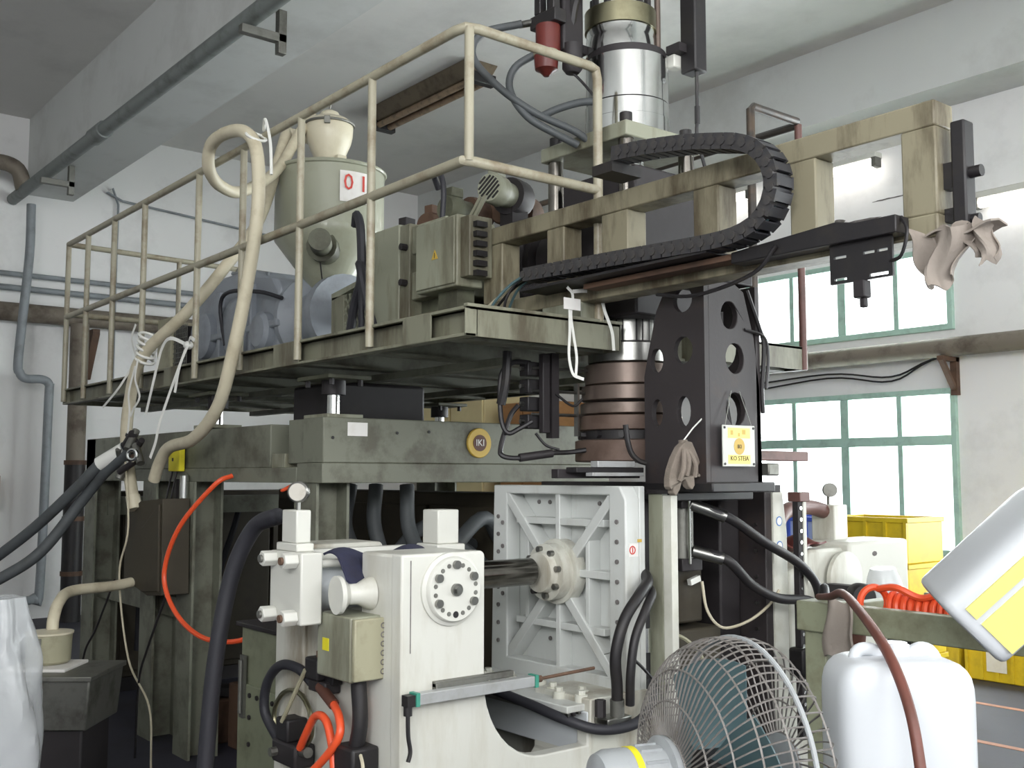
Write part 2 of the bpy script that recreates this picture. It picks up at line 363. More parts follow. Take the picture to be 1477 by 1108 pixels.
ob('elbow', MB().tube([(-12.3, 3.02, 4.74), (-12.3, 2.95, 4.95), (-12.3, 2.75, 5.0), (-12.3, 2.55, 4.9), (-12.3, 2.5, 4.7), (-12.3, 2.5, 3.9)], .085, 12, 5), 'rust_pipe', cp)
for x in (-11.3, -6.55, -2.):
    h = ob('hanger', MB().box(x - .03, x + .03, 3.2, 3.26, 4.5, 4.81).box(x - .03, x + .03, 2.93, 3.26, 4.58, 4.64), 'steel_dull', cp, .004)
cl = thing('ceiling_lamp', 'unlit rusty twin tube lamp fixture under the ceiling above the hopper', 'lamp', (-9.1, 6.2, 5.5))
ob('housing', MB().prism([(6.02, 5.7), (6.4, 5.7), (6.34, 5.6), (6.3, 5.56), (6.12, 5.56), (6.08, 5.6)], 'YZ', -10.05, -8.15), 'lamp_brown', cl, .01)
for y in (6.14, 6.28): ob('tube', MB().cyl((-9.98, y, 5.52), (-8.22, y, 5.52), .035, n=12), 'tube_off', cl)
ob('end_socket', MB().box(-10.07, -9.98, 6.06, 6.36, 5.47, 5.58), 'black', cl, .01); ob('end_socket', MB().box(-8.22, -8.13, 6.06, 6.36, 5.47, 5.58), 'black', cl, .01)
def tubelamp(x0, x1, y, z, label):
    t = thing('tube_lamp', label, 'lamp', ((x0 + x1) / 2, y, z), None)
    ob('housing', MB().box(x0, x1, y, y + .12, z + .04, z + .1), 'white', t, .01)
    ob('tube', MB().cyl((x0 + .05, y + .05, z), (x1 - .05, y + .05, z), .04, n=12), 'tube_on', t)
    for x in (x0, x1 - .05): ob('socket', MB().box(x, x + .05, y, y + .1, z - .045, z + .05), 'steel_dull', t, .005)
    ob('hanger', MB().box((x0 + x1) / 2 - .02, (x0 + x1) / 2 + .02, y + .05, 9.1, z + .08, z + .11), 'steel_dull', t)
tubelamp(-6.4, -5.5, 8.86, 4.57, 'glowing fluorescent tube lamp under the lintel, seen through the gantry opening')
tubelamp(-8.0, -7.0, 8.86, 4.57, 'glowing fluorescent tube lamp under the lintel beyond the cable chain bend')
tubelamp(-4.6, -3.4, 8.9, 3.98, 'lower glowing fluorescent tube lamp on the wall beside the windows')
rp = thing('wall_duct', 'grey brown duct pipe crossing the wall between the two window rows', 'pipe', (-4, 8.9, 2.6))
ob('pipe', MB().cyl((-9.5, 8.92, 2.74), (3, 8.92, 2.74), .085, n=14), 'rust_pipe', rp)
ob('bracket', MB().box(-4.93, -4.87, 8.82, 9.09, 2.62, 2.66).box(-4.93, -4.87, 9.04, 9.1, 2.32, 2.66).bar((-4.9, 8.84, 2.63), (-4.9, 9.06, 2.36), .05, .03), 'rust', rp)
for k, (sag, lb) in enumerate(((.09, 'upper thin black cable swagged on the wall under the duct pipe'), (.16, 'lower thin black cable swagged on the wall under the duct pipe'))):
    single('wall_cable', MB().tube([(-9, 9.02, 2.66), (-7.6, 9.02, 2.64 - sag), (-6.2, 9.02, 2.60 - k * .04), (-5.5, 9.02, 2.58 - sag * .6), (-4.95, 9.02, 2.68), (-3.5, 9.0, 2.8)], .009, 6, 6), 'black', lb, 'cable')
single('wall_conduit', MB().tube([(-12.75, 4.2, 2.6), (-12.75, 4.2, 4.85), (-12.75, 4.25, 4.9), (-12.75, 6.6, 4.72)], .015, 6, 3), 'grey_pipe', 'thin conduit rising and bending level on the end wall', 'conduit')
single('wall_cabinet', MB().box(-12.8, -12.5, 2.2, 2.95, 1.25, 1.6), 'cardboard', 'small brown box on the end wall beside the drain pipe', 'box')
for k, (x0, x1, z1, m, lb) in enumerate(((-12.3, -10.85, 2.72, 'tan', 'tall tan storage cabinet in the far corner behind the machine'), (-10.5, -9.6, 2.5, 'cardboard', 'tall brown carton stack panel beside the tan cabinet'))):
    t = thing('storage_cabinet', lb, 'cabinet', ((x0 + x1) / 2, 8.6, 0))
    ob('body', MB().box(x0, x1, 8.3, 9.05, 0, z1), m, t, .01)
    for i in range(2):
        xa = x0 + (x1 - x0) * i / 2
        ob('door', MB().box(xa + .02, xa + (x1 - x0) / 2 - .02, 8.27, 8.3, .08, z1 - .06), m, t, .006)
st = thing('wall_stain', 'dark peeling stain streak on the wall under the lintel', 'stain', (-5.8, 9.09, 4.1))
for (x, z, l, h) in ((-6.12, 4.12, .26, .04), (-5.85, 4.09, .5, .014), (-5.5, 4.25, .4, .008)):
    ob('peeled_patch', MB().prism([(x + l / 2 * math.cos(q) * random.uniform(.8, 1.1), z + h * math.sin(q) * random.uniform(.5, 1.2)) for q in [2 * PI * i / 18 for i in range(18)]], 'XZ', 9.096, 9.1), 'stain', st)

# ================================================================== work platform
XA, XB, YA, YB, ZD0, ZD1 = -8.23, -3.19, 2.35, 4.48, 2.125, 2.24
pf = thing('work_platform', 'olive steel platform deck carrying the extruder with tubular handrails', 'platform', ((XA + XB) / 2, (YA + YB) / 2, ZD0))
def chan_x(x0, x1, y, s):   # C channel along X, web at y, flanges outward (s = -1 outward to -Y)
    return MB().box(x0, x1, y, y + .008, ZD0, ZD1).box(x0, x1, min(y, y + s * .05), max(y, y + s * .05), ZD1 - .012, ZD1).box(x0, x1, min(y, y + s * .05), max(y, y + s * .05), ZD0, ZD0 + .012)
ob('edge_beam', chan_x(XA, XB, YA + .05, -1), 'olive', pf, .002)
ob('edge_beam', chan_x(XA, XB, YB - .05, 1), 'olive', pf, .002)
ob('edge_beam', MB().box(XB - .008, XB, YA, 3.165, ZD0, ZD1), 'olive', pf, .002)
ob('edge_beam', MB().box(XB - .008, XB, 3.68, YB, ZD0, ZD1), 'olive', pf, .002)
ob('edge_beam', MB().box(XB - .40, XB, 3.157, 3.165, ZD0, ZD1).box(XB - .40, XB, 3.68, 3.688, ZD0, ZD1).box(XB - .408, XB - .40, 3.157, 3.688, ZD0, ZD1), 'olive', pf)
ob('edge_beam', MB().box(XA, XA + .008, YA, YB, ZD0, ZD1), 'olive', pf)
ob('deck_plate', MB().prism([rect(XA, XB, YA + .02, YB - .02)[0], (XB, YA + .02), (XB, 3.16), (XB - .4, 3.16), (XB - .4, 3.69), (XB, 3.69), (XB, YB - .02), (XA, YB - .02)], 'XY', ZD1 - .012, ZD1), 'olive_dark', pf)
ob('edge_lip', MB().box(XB - .012, XB + .012, YA, 3.165, ZD1 - .004, ZD1 + .008), 'olive', pf)
for x0, x1 in ((-3.62, -3.42), (-4.78, -4.52), (-6.22, -6.02)):
    ob('stiffener_plate', MB().box(x0, x1, YA - .002, YA + .006, ZD0 + .002, ZD1 - .002), 'olive', pf, .002)
for x in [XA + .55 + .62 * i for i in range(8)]:
    ob('joist', MB().box(x - .03, x + .03, YA + .06, YB - .06, ZD0 + .012, ZD1 - .014).box(x - .05, x + .05, YA + .06, YB - .06, ZD0, ZD0 + .012), 'frame_green', pf)
for y in (2.95, 3.85):
    ob('joist', MB().box(XA + .05, XB - .45, y - .035, y + .035, ZD0 - .035, ZD0 + .0), 'frame_green', pf)
RT = .021
def rail(name, pts, m='rail', r=RT, sub=1): return ob(name, MB().tube(pts, r, 10, sub), m, pf)
zt, zm = 3.33, 2.80
for i, x in enumerate((-8.21, -7.75, -7.19, -6.62, -5.76, -5.17, -4.53, -3.88)):
    ob('rail_post', MB().tube([(x, YA, ZD0 + .02), (x, YA, zt - .005)], .019, 10, 1), 'rail', pf)
ob('rail_post', MB().tube([(-3.2, YA + .02, zm), (-3.2, YA + .02, zt)], .019, 10, 1), 'rail', pf)
rail('top_rail', [(-8.21, YA, zt), (-3.26, YA, zt), (-3.215, YA + .015, zt + .003), (-3.195, YA + .06, zt), (-3.195, 3.0, zt), (-3.195, 3.035, zt - .01), (-3.195, 3.045, zt - .05), (-3.195, 3.045, ZD1)], sub=1)
rail('mid_rail', [(-8.21, YA, zm - .02), (-3.21, YA, zm), (-3.195, YA + .04, zm), (-3.195, 3.045, zm)])
rail('end_rail', [(-8.21, YA, zt), (-8.21, 4.0, zt - .03), (-8.21, 4.1, zt - .03), (-8.21, 4.1, ZD1)])
rail('end_rail', [(-8.21, YA, zm), (-8.21, 4.1, zm)])
ob('rail_post', MB().tube([(-8.21, 3.2, ZD0), (-8.21, 3.2, zt)], .019, 10, 1), 'rail', pf)
rail('far_rail', [(-3.195, 4.07, ZD1), (-3.195, 4.07, 3.38), (-3.195, 4.09, 3.395), (-3.195, 4.44, 3.395), (-3.215, 4.455, 3.38), (-5.6, 4.455, 3.38), (-5.6, 4.455, ZD1)], 'rail_black')
rail('far_rail_post', [(-3.195, 4.45, ZD0), (-3.195, 4.45, 3.38)], 'rail_brown', .019)

# ================================================================== machine frame under the platform
FX0, FX1, FY0, FY1 = -7.95, -4.45, 2.45, 4.3
mf = thing('machine_frame', 'olive steel base frame with deep box beams standing under the platform', 'machine frame', (-6.2, 3.4, 0))
ob('front_beam', MB().box(FX1 - .2, FX1, FY0, FY1, 1.66, 1.878), 'frame_green', mf, .006)
ob('front_flange', MB().box(FX1 - .24, FX1 + .012, FY0 - .01, FY1, 1.565, 1.66), 'frame_green', mf, .004)
ob('side_beam', MB().box(FX0, -5.0, FY0, FY0 + .18, 1.64, 1.862), 'frame_green', mf, .006)
ob('side_beam', MB().box(-4.82, FX1 - .2, FY0 + .01, FY0 + .18, 1.66, 1.875), 'frame_green', mf, .004)
ob('side_flange', MB().box(FX0, FX1 - .24, FY0 - .012, FY0 + .2, 1.565, 1.64), 'frame_green', mf, .004)
ob('side_beam', MB().box(FX0, FX1 - .2, FY1 - .18, FY1, 1.565, 1.87), 'frame_green', mf, .006)
ob('cross_beam', MB().box(FX0, FX0 + .2, FY0, FY1, 1.565, 1.862), 'frame_green', mf, .006)
ob('shim_block', MB().box(-4.98, -4.84, FY0 + .0, FY0 + .16, 1.64, 1.71), 'olive_pale', mf, .003)
for (x, y) in ((-7.78, 2.52), (-6.62, 2.52), (-6.03, 2.52), (-4.62, 2.54), (-7.78, 4.2), (-6.03, 4.2), (-4.62, 4.2)):
    ob('leg', MB().box(x - .11, x + .11, y - .09, y - .075, 0, 1.565).box(x - .11, x + .11, y + .075, y + .09, 0, 1.565).box(x - .012, x + .012, y - .08, y + .08, 0, 1.565), 'frame_green', mf)
for z in (.42, 1.0):
    ob('brace', MB().box(-7.75, -4.6, 4.12, 4.2, z, z + .12), 'frame_green', mf)
ob('brace', MB().box(-7.8, -6.05, 2.5, 2.56, .75, .87), 'frame_green', mf)
ob('brace', MB().box(-7.85, -7.75, 2.55, 4.2, 1.32, 1.45), 'frame_green', mf)
em = ob('emblem', MB().lathe([(.078, 0), (.078, .008), (.074, .012)], (FX1, 3.365, 1.77), (1, 0, 0), 36), 'gold', mf, label='round yellow emblem with dark centre')
ob('emblem_centre', MB().lathe([(.043, 0), (.043, .003)], (FX1 + .0115, 3.365, 1.77), (1, 0, 0), 32), 'brown', em)
text('emblem_letters', 'IKI', .05, (FX1 + .0155, 3.365, 1.77), (0, 1, 0), (0, 0, 1), 'strap', em)
ob('paper_tag', MB().box(FX1, FX1 + .002, 2.58, 2.69, 1.79, 1.855), 'paper', mf, label='small white paper tag')
bolts(mf, 'bolt_holes', [(FX1 + .001, 2.50 + .0, 1.78), (FX1 + .001, 3.05, 1.82), (FX1 + .001, 2.86, 1.81)], (1, 0, 0), .008, .003, 'black')
# levelling jacks
for (x, y, lb) in ((-4.66, 2.62, 'screw jack under the platform corner beside the paper tag'), (-6.0, 4.2, 'screw jack under the far platform edge in front of the tan cabinet'), (-6.05, 2.62, 'screw jack with chrome spindle above the side beam')):
    j = thing('screw_jack', lb, 'jack', (x, y, 1.878), 'jacks between frame and platform')
    ob('base_plate', MB().box(x - .12, x + .12, y - .1, y + .1, 1.879, 1.9), 'olive_pale', j, .003)
    ob('screw', MB().cyl((x, y, 1.9), (x, y, 2.06), .032, n=16), 'chrome', j)
    ob('housing', MB().cyl((x, y + .0, 2.0), (x, y, 2.075), .06, n=16), 'dark', j)
    ob('top_plate', MB().box(x - .16, x + .16, y - .12, y + .12, 2.07, 2.09), 'olive_dark', j, .003)
    for sx in (-.12, .12):
        for sy in (-.08, .08): ob('bolt', MB().cyl((x + sx, y + sy, 2.04), (x + sx, y + sy, 2.075), .014, n=6), 'dark', j)
single('drive_gearbox', MB().box(-5.35, -4.85, 2.75, 3.3, 1.88, 2.09), 'dark', 'dark greasy drive box squeezed between frame beam and deck', 'gearbox', bevel=.02)
single('guide_rod', MB().cyl((-6.0, 2.405, 1.32), (-6.0, 2.405, 1.6), .026, n=16), 'chrome', 'short chrome guide rod hanging below the side beam', 'rod')
# dark machinery, plus backing boxes added to darken the view under the frame
hp = thing('dark_backing_box', 'added dark brown backing box inside the base frame', 'cabinet', (-5.9, 3.9, 0))
ob('body', MB().box(-7.5, -4.75, 3.75, 4.08, .15, 1.5), 'dark_brown_box', hp, .01)
for i in range(4): ob('door', MB().box(-7.45 + i * .68, -6.82 + i * .68, 3.725, 3.75, .2, 1.42), 'dark_brown_box', hp, .006)
pu = thing('dark_end_box', 'added dark backing box closing the far end of the base frame', 'cabinet', (-8.4, 3.4, 0))
ob('body', MB().box(-8.6, -8.1, 2.75, 4.6, .1, 1.48), 'dark_brown_box', pu, .01)
for i in range(3): ob('door', MB().box(-8.1, -8.08, 2.78 + i * .61, 3.36 + i * .61, .15, 1.4), 'dark_brown_box', pu, .005)
for i in range(3): ob('pipe', MB().tube([(-8.06, 2.9 + i * .3, .3), (-8.0, 2.9 + i * .3, .8), (-7.95, 3.0 + i * .3, 1.2), (-8.06, 3.1 + i * .3, 1.4)], .025, 8, 5), ('rubber', 'rust', 'rubber')[i], pu)
ob('plinth', MB().box(-8.6, -8.1, 2.75, 4.6, 0, .1), 'dark', pu)
pm = thing('pump_motor', 'dark electric pump motor on the floor inside the base frame', 'motor', (-5.5, 3.2, 0))
ob('body', MB().lathe([(.14, 0), (.17, .04), (.17, .5), (.14, .54)], (-5.9, 3.2, .4), (1, 0, 0), 20), 'dark', pm)
for i in range(6): ob('fin', MB().torus((-5.8 + i * .07, 3.2, .4), (1, 0, 0), .172, .008, 20, 6), 'dark', pm)
ob('foot', MB().box(-5.9, -5.4, 3.05, 3.35, 0, .26), 'dark', pm, .01)
for i, (x, z) in enumerate(((-5.05, 1.2), (-4.95, 1.1), (-4.8, 1.25))):
    single('hydraulic_hose', MB().tube([(x, 2.95 + .1 * i, 1.55), (x + .05, 2.9 + .12 * i, 1.3), (x + .2, 3.0 + .1 * i, z - .1), (x + .2, 3.3 + .1 * i, z + .12), (x + .1, 3.7, z)], .04, 10, 6), 'rubber_grey', ('dark looped hydraulic hose under the logo beam, nearest the corner leg', 'dark looped hydraulic hose under the logo beam, middle of three', 'dark looped hydraulic hose under the logo beam, closest to the ribbed platen')[i], 'hose')

# ================================================================== extruder on the platform
YC = 3.38
gb = thing('gearbox', 'blue grey cast extruder gearbox with lifting eyes on the deck', 'gearbox', (-6.95, 3.4, ZD1))
ob('body', MB().prism([(-7.72, 2.24), (-7.72, 2.86), (-7.6, 2.98), (-7.5, 3.02), (-6.75, 3.02), (-6.68, 2.95), (-6.35, 2.9), (-6.28, 2.82), (-6.28, 2.24)], 'XZ', 3.12, 3.72), 'blue_grey', gb, .03, seg=3)
ob('flange_rim', MB().box(-7.76, -6.22, 3.07, 3.77, 2.56, 2.61), 'blue_grey', gb, .012)
for (x, z, r) in ((-7.42, 2.62, .17), (-6.86, 2.62, .2), (-6.45, 2.55, .13)):
    ob('bearing_boss', MB().lathe([(r, 0), (r, .06), (r * .8, .085), (r * .3, .09)], (x, 3.13, z), (0, -1, 0), 28), 'blue_grey', gb)
for x in (-7.15, -6.64): ob('rib', MB().box(x - .02, x + .02, 3.08, 3.13, 2.24, 2.9), 'blue_grey', gb, .008)
for (x, z) in ((-7.45, 3.02), (-6.45, 2.9)):
    e = ob('lifting_eye', MB().torus((x, 3.4, z + .1), (.6, -.8, 0), .05, .016, 20, 8).cyl((x, 3.4, z - .01), (x, 3.4, z + .06), .025, n=12), 'steel_dull', gb)
ob('oil_pipe', MB().tube([(-7.3, 3.25, 3.08), (-6.75, 3.25, 3.0), (-6.72, 3.25, 2.98), (-6.72, 3.25, 2.9)], .014, 8, 3), 'grey_pipe', gb)
ob('cable', MB().tube([(-6.95, 3.05, 2.5), (-7.0, 3.03, 2.78), (-6.85, 3.03, 2.86), (-6.4, 3.04, 2.8), (-6.2, 3.1, 2.74)], .014, 8, 5), 'rubber', gb)
ob('lantern', MB().lathe([(.3, 0), (.3, .05), (.2, .12), (.2, .3), (.26, .34), (.26, .42)], (-6.28, YC, 2.62), (1, 0, 0), 28), 'blue_grey', gb)
ob('base_foot', MB().box(-7.75, -5.9, 3.0, 3.1, 2.24, 2.3), 'olive_pale', gb, .006)
bg = thing('belt_guard', 'cream sheet metal belt guard with wire mesh at the far end of the gearbox', 'guard', (-7.95, 3.3, ZD1))
ob('panel', MB().box(-8.1, -7.82, 3.0, 3.04, 2.26, 2.8), 'cream_dirty', bg, .006)
m_ = MB()
for i in range(9):
    m_.bar((-7.8 + i * .03, 3.02, 2.3), (-7.8 + i * .03 - .0, 3.02, 2.72), .005, .005)
for i in range(12): m_.bar((-7.82, 3.02, 2.3 + i * .036), (-7.56, 3.02, 2.3 + i * .036), .005, .005)
ob('mesh', m_, 'steel_dull', bg, kind='stuff')
ob('side_box', MB().box(-8.1, -7.8, 3.05, 3.6, 2.26, 2.74), 'dark', bg, .01)
# hopper
HX, HY = -6.17, 3.42
hpz = thing('resin_hopper', 'grey green drum hopper with steep cone above the gearbox end', 'hopper', (HX, HY, 2.72))
ob('drum', MB().lathe([(.36, 3.16), (.36, 3.6), (.34, 3.6), (.34, 3.2)], (HX, HY, 0), n=40), 'hopper', hpz)
ob('cone', MB().lathe([(.075, 2.74), (.085, 2.78), (.36, 3.14), (.362, 3.2)], (HX, HY, 0), n=40), 'hopper', hpz)
ob('rim', MB().torus((HX, HY, 3.6), (0, 0, 1), .362, .014, 40, 8), 'hopper', hpz)
ob('lid', MB().lathe([(.355, 3.6), (.355, 3.612), (.1, 3.63)], (HX, HY, 0), n=40), 'hopper', hpz)
ob('outlet', MB().lathe([(.07, 2.62), (.07, 2.78), (.1, 2.78), (.1, 2.795)], (HX, HY, 0), n=24), 'steel_dull', hpz)
nd = Vector((.99, -.06, 0)).normalized(); pd = Vector((0, 0, 1)).cross(nd)
pc = Vector((HX, HY, 3.47)) + nd * .372 + pd * .0
sg = ob('number_sheet', MB().sheet(lambda u, v: (Vector((HX, HY, 0)) + (nd * math.cos((u - .5) * .56) + pd * math.sin((u - .5) * .56)) * .368 + Vector((0, 0, 3.335 + .2 * v))), 8, 2, .0015), 'paper', hpz, label='white paper sheet with a red number')
for dg_, du in (('0', -.05), ('1', .055)): text('digit', dg_, .15, Vector((HX, HY, 3.455)) + nd * .3735 + pd * du, pd, (0, 0, 1), 'red_ink', sg)
ob('level_sensor', MB().cyl((HX + .26, HY - .2, 3.05), (HX + .42, HY - .3, 3.05), .07, n=16).cyl((HX + .18, HY - .12, 3.05), (HX + .26, HY - .2, 3.05), .1, n=16), 'olive_dark', hpz)
ob('slot', MB().bar((HX + .17, HY - .14, 2.84), (HX + .23, HY - .19, 2.95), .008, .008), 'black', hpz)
# vacuum loader
lx, ly = HX - .02, HY
vl = thing('vacuum_loader', 'small cream vacuum loader with clamped lid standing on the hopper', 'loader', (lx, ly, 3.63))
ob('body', MB().lathe([(.085, 3.67), (.09, 3.69), (.145, 3.82), (.155, 3.87), (.158, 3.93), (.155, 3.94)], (lx, ly, 0), n=32), 'cream', vl)
ob('lid', MB().lathe([(.16, 3.945), (.16, 3.955), (.12, 3.985), (.075, 4.0), (.06, 4.03), (.03, 4.045), (.0, 4.047)], (lx, ly, 0), n=32), 'cream', vl)
ob('clamp_ring', MB().torus((lx, ly, 3.943), (0, 0, 1), .162, .009, 32, 8), 'steel_dull', vl)
for a in (-.6, 2.2): ob('clamp', MB().obox((lx + .168 * math.cos(a), ly + .168 * math.sin(a), 3.93), (.02, .04, .05), (0, 0, a)), 'steel_dull', vl, .004)
ob('hook', MB().tube([(lx, ly, 4.06), (lx + .012, ly, 4.09), (lx, ly, 4.11), (lx - .012, ly, 4.1)], .006, 6, 4), 'steel_dull', vl)
ob('base', MB().box(lx - .085, lx + .085, ly - .085, ly + .085, 3.61, 3.68), 'cream', vl, .008)
ob('base_port', MB().cyl((lx + .03, ly - .085, 3.645), (lx + .03, ly - .095, 3.645), .028, n=16), 'steel_dull', vl)
ob('control_box', MB().box(lx + .1, lx + .15, ly - .02, ly + .05, 3.61, 3.71), 'cream', vl, .006)
ob('inlet_port', MB().cyl((lx - .1, ly - .1, 3.86), (lx - .2, ly - .2, 3.9), .04, n=14), 'cream', vl)
# barrel and covers
br = thing('extruder_barrel', 'dark heated extruder barrel running along the deck to the melt head', 'barrel', (-4.7, YC, 2.4))
ob('barrel', MB().cyl((-5.86, YC, 2.62), (-3.5, YC, 2.62), .1, n=24), 'steel_dull', br)
for i in range(6): ob('heater_band', MB().cyl((-5.0 + i * .24, YC, 2.62), (-4.82 + i * .24, YC, 2.62), .17, n=24), 'dark', br)
ob('shroud', MB().prism([(3.2, 2.4), (3.56, 2.4), (3.56, 2.8), (3.48, 2.86), (3.28, 2.86), (3.2, 2.8)], 'YZ', -5.0, -3.9), 'dark', br, .02)
for x in (-5.4, -4.3): ob('support', MB().box(x - .06, x + .06, YC - .12, YC + .12, ZD1, 2.56), 'olive_dark', br, .004)
eg = thing('mesh_guard', 'olive guard with diamond expanded metal mesh below the hopper', 'guard', (-5.1, 3.0, ZD1))
ob('side_panel', MB().box(-5.36, -5.22, 2.99, 3.02, 2.26, 2.62), 'olive', eg, .004)
ob('top_panel', MB().prism([(-5.36, 2.6), (-4.9, 2.68), (-4.9, 2.7), (-5.36, 2.64)], 'XZ', 2.99, 3.6), 'olive_pale', eg)
m_ = MB()
for i in range(-4, 9):
    a = -5.22 + i * .045
    def seg(x0, z0, x1, z1):
        pts = []
        for k in range(2): pass
        # clip to the opening
        L0, L1 = -5.22, -4.88
        t0, t1 = 0, 1
        dx = x1 - x0
        if dx: 
            ta, tb = (L0 - x0) / dx, (L1 - x0) / dx; t0 = max(t0, min(ta, tb)); t1 = min(t1, max(ta, tb))
        if t1 > t0: m_.bar((x0 + dx * t0, 3.0, z0 + (z1 - z0) * t0), (x0 + dx * t1, 3.0, z0 + (z1 - z0) * t1), .006, .006)
    seg(a, 2.27, a + .2, 2.62); seg(a + .2, 2.27, a, 2.62)
ob('mesh', m_, 'olive_pale', eg, kind='stuff')
cv = thing('barrel_cover', 'tall flat olive cover cabinet with two latch bolts on the deck', 'cover', (-4.5, 2.95, ZD1))
ob('panel', MB().box(-4.75, -4.48, 2.88, 3.2, ZD1, 2.87), 'olive_pale', cv, .008)
ob('side_post', MB().box(-4.48, -4.39, 2.885, 3.2, ZD1, 2.86), 'olive', cv, .006)
for z in (2.74, 2.56): ob('latch_bolt', MB().cyl((-4.42, 2.885, z), (-4.42, 2.85, z), .018, n=8), 'dark', cv)
ob('top_box', MB().box(-4.39, -4.1, 2.9, 3.2, 2.7, 2.845), 'olive_pale', cv, .006)
ob('lower_box', MB().box(-4.39, -4.1, 2.9, 3.2, 2.47, 2.61), 'olive_pale', cv, .006)
ob('foot_box', MB().box(-4.39, -4.13, 2.92, 3.2, ZD1, 2.4), 'olive', cv, .006)
ob('back_plate', MB().box(-4.39, -4.1, 2.96, 3.0, 2.4, 2.8), 'olive_dark', cv)
jb = thing('junction_box', 'pale olive electrical junction box with yellow warning triangle', 'electrical box', (-3.98, 2.9, 2.45))
ob('body', MB().box(-4.2, -3.87, 2.80, 2.95, 2.462, 2.795), 'olive_pale', jb, .008)
ob('door', MB().box(-4.19, -3.88, 2.79, 2.80, 2.475, 2.785), 'olive_pale', jb, .004)
tr = ob('warning_triangle', MB().prism([(-4.055, 2.605), (-4.005, 2.605), (-4.03, 2.65)], 'XZ', 2.787, 2.79), 'gold', jb, label='yellow triangle warning sticker')
ob('bolt_mark', MB().prism([(-4.032, 2.61), (-4.028, 2.61), (-4.028, 2.635), (-4.032, 2.635)], 'XZ', 2.786, 2.787), 'black', tr)
ob('side_rail', MB().box(-3.872, -3.80, 2.82, 2.95, 2.5, 2.78), 'olive', jb, .004)
for i in range(6): ob('terminal', MB().box(-3.8, -3.77, 2.84, 2.9, 2.5 + i * .045, 2.525 + i * .045), 'black', jb)
ob('stand', MB().box(-4.1, -3.95, 2.86, 2.96, ZD1, 2.47), 'olive_dark', jb)
ob('cable', MB().tube([(-4.73, 2.86, 2.62), (-4.76, 2.82, 2.7), (-4.72, 2.8, 2.66), (-4.66, 2.8, 2.5), (-4.55, 2.8, 2.3), (-4.5, 2.8, 2.26)], .022, 8, 5), 'rubber', cv)
ob('cable', MB().tube([(-4.95, 2.9, 2.95), (-4.9, 2.88, 3.0), (-4.84, 2.87, 2.9), (-4.83, 2.87, 2.65), (-4.9, 2.87, 2.5), (-4.98, 2.88, 2.26)], .024, 8, 5), 'rubber', cv)
ob('cable', MB().tube([(-4.83, 2.87, 2.65), (-4.81, 2.86, 2.5), (-4.8, 2.86, 2.26)], .016, 8, 5), 'rubber', cv)
# cooling blowers on the barrel
def blower(c, ax, r, L, lb, m, grille=True):
    c = Vector(c); a = Vector(ax).normalized(); t = thing('cooling_blower', lb, 'blower', c - Vector((0, 0, r)), 'blowers on the extruder barrel')
    ob('motor', MB().lathe([(r * .9, 0), (r, .012), (r, L * .55), (r * .85, L * .6), (r * .85, L)], c, -a, 24), m, t)
    ob('volute', MB().lathe([(r * 1.25, L), (r * 1.3, L + .02), (r * 1.3, L + .1), (r * 1.2, L + .12)], c, -a, 24), 'dark' if grille else 'rust', t)
    u, w, _ = frame(a)
    if grille:
        for k in range(7):
            q = (k - 3) * r * .24; hl = math.sqrt(max(0, (r * .78) ** 2 - q * q))
            ob('slot', MB().obox(c, (.001, .001, .001)).bar(c + w * q - u * hl + a * .002, c + w * q + u * hl + a * .002, r * .1, r * .1), 'black', t)
    ob('duct', MB().bar(c - a * (L + .06), c - a * (L + .06) - Vector((0, 0, .24)), .1, .1), 'dark', t)
    ob('terminal_box', MB().obox(c - a * L * .4 + Vector((0, 0, r + .02)), (.08, .06, .05), (0, 0, math.atan2(a.y, a.x))), m, t, .005)
    return t
blower((-4.02, 3.1, 3.0), (.35, -.93, 0), .075, .18, 'pale slotted end blower motor beside the black melt housing', 'olive_pale')
blower((-4.42, 3.12, 2.98), (.1, -1, 0), .07, .16, 'olive blower motor with a black cable loop over the junction box', 'olive_dark', False)
blower((-4.3, 3.4, 3.0), (.3, -.95, 0), .085, .14, 'brownish blower motor just behind the cable loop blower', 'rust', False)
blower((-4.72, 3.2, 2.96), (.2, -1, 0), .07, .16, 'rusty blower motor above the tall olive cover', 'rust', False)
blower((-4.98, 3.2, 2.95), (.2, -1, 0), .06, .16, 'dark blower motor closest to the hopper', 'dark', False)
single('blower_cable', MB().tube([(-4.42, 3.08, 3.07), (-4.4, 3.04, 3.13), (-4.33, 3.02, 3.13), (-4.29, 3.02, 3.04), (-4.3, 3.02, 2.88)], .015, 8, 5), 'rubber', 'black cable looping over the olive blower motor', 'cable')
single('struts', MB().bar((-3.98, 3.02, 2.93), (-4.12, 2.98, 2.72), .015, .015).bar((-3.94, 3.02, 2.93), (-4.08, 2.98, 2.72), .015, .015), 'olive', 'pair of thin steel struts below the slotted blower', 'strut')
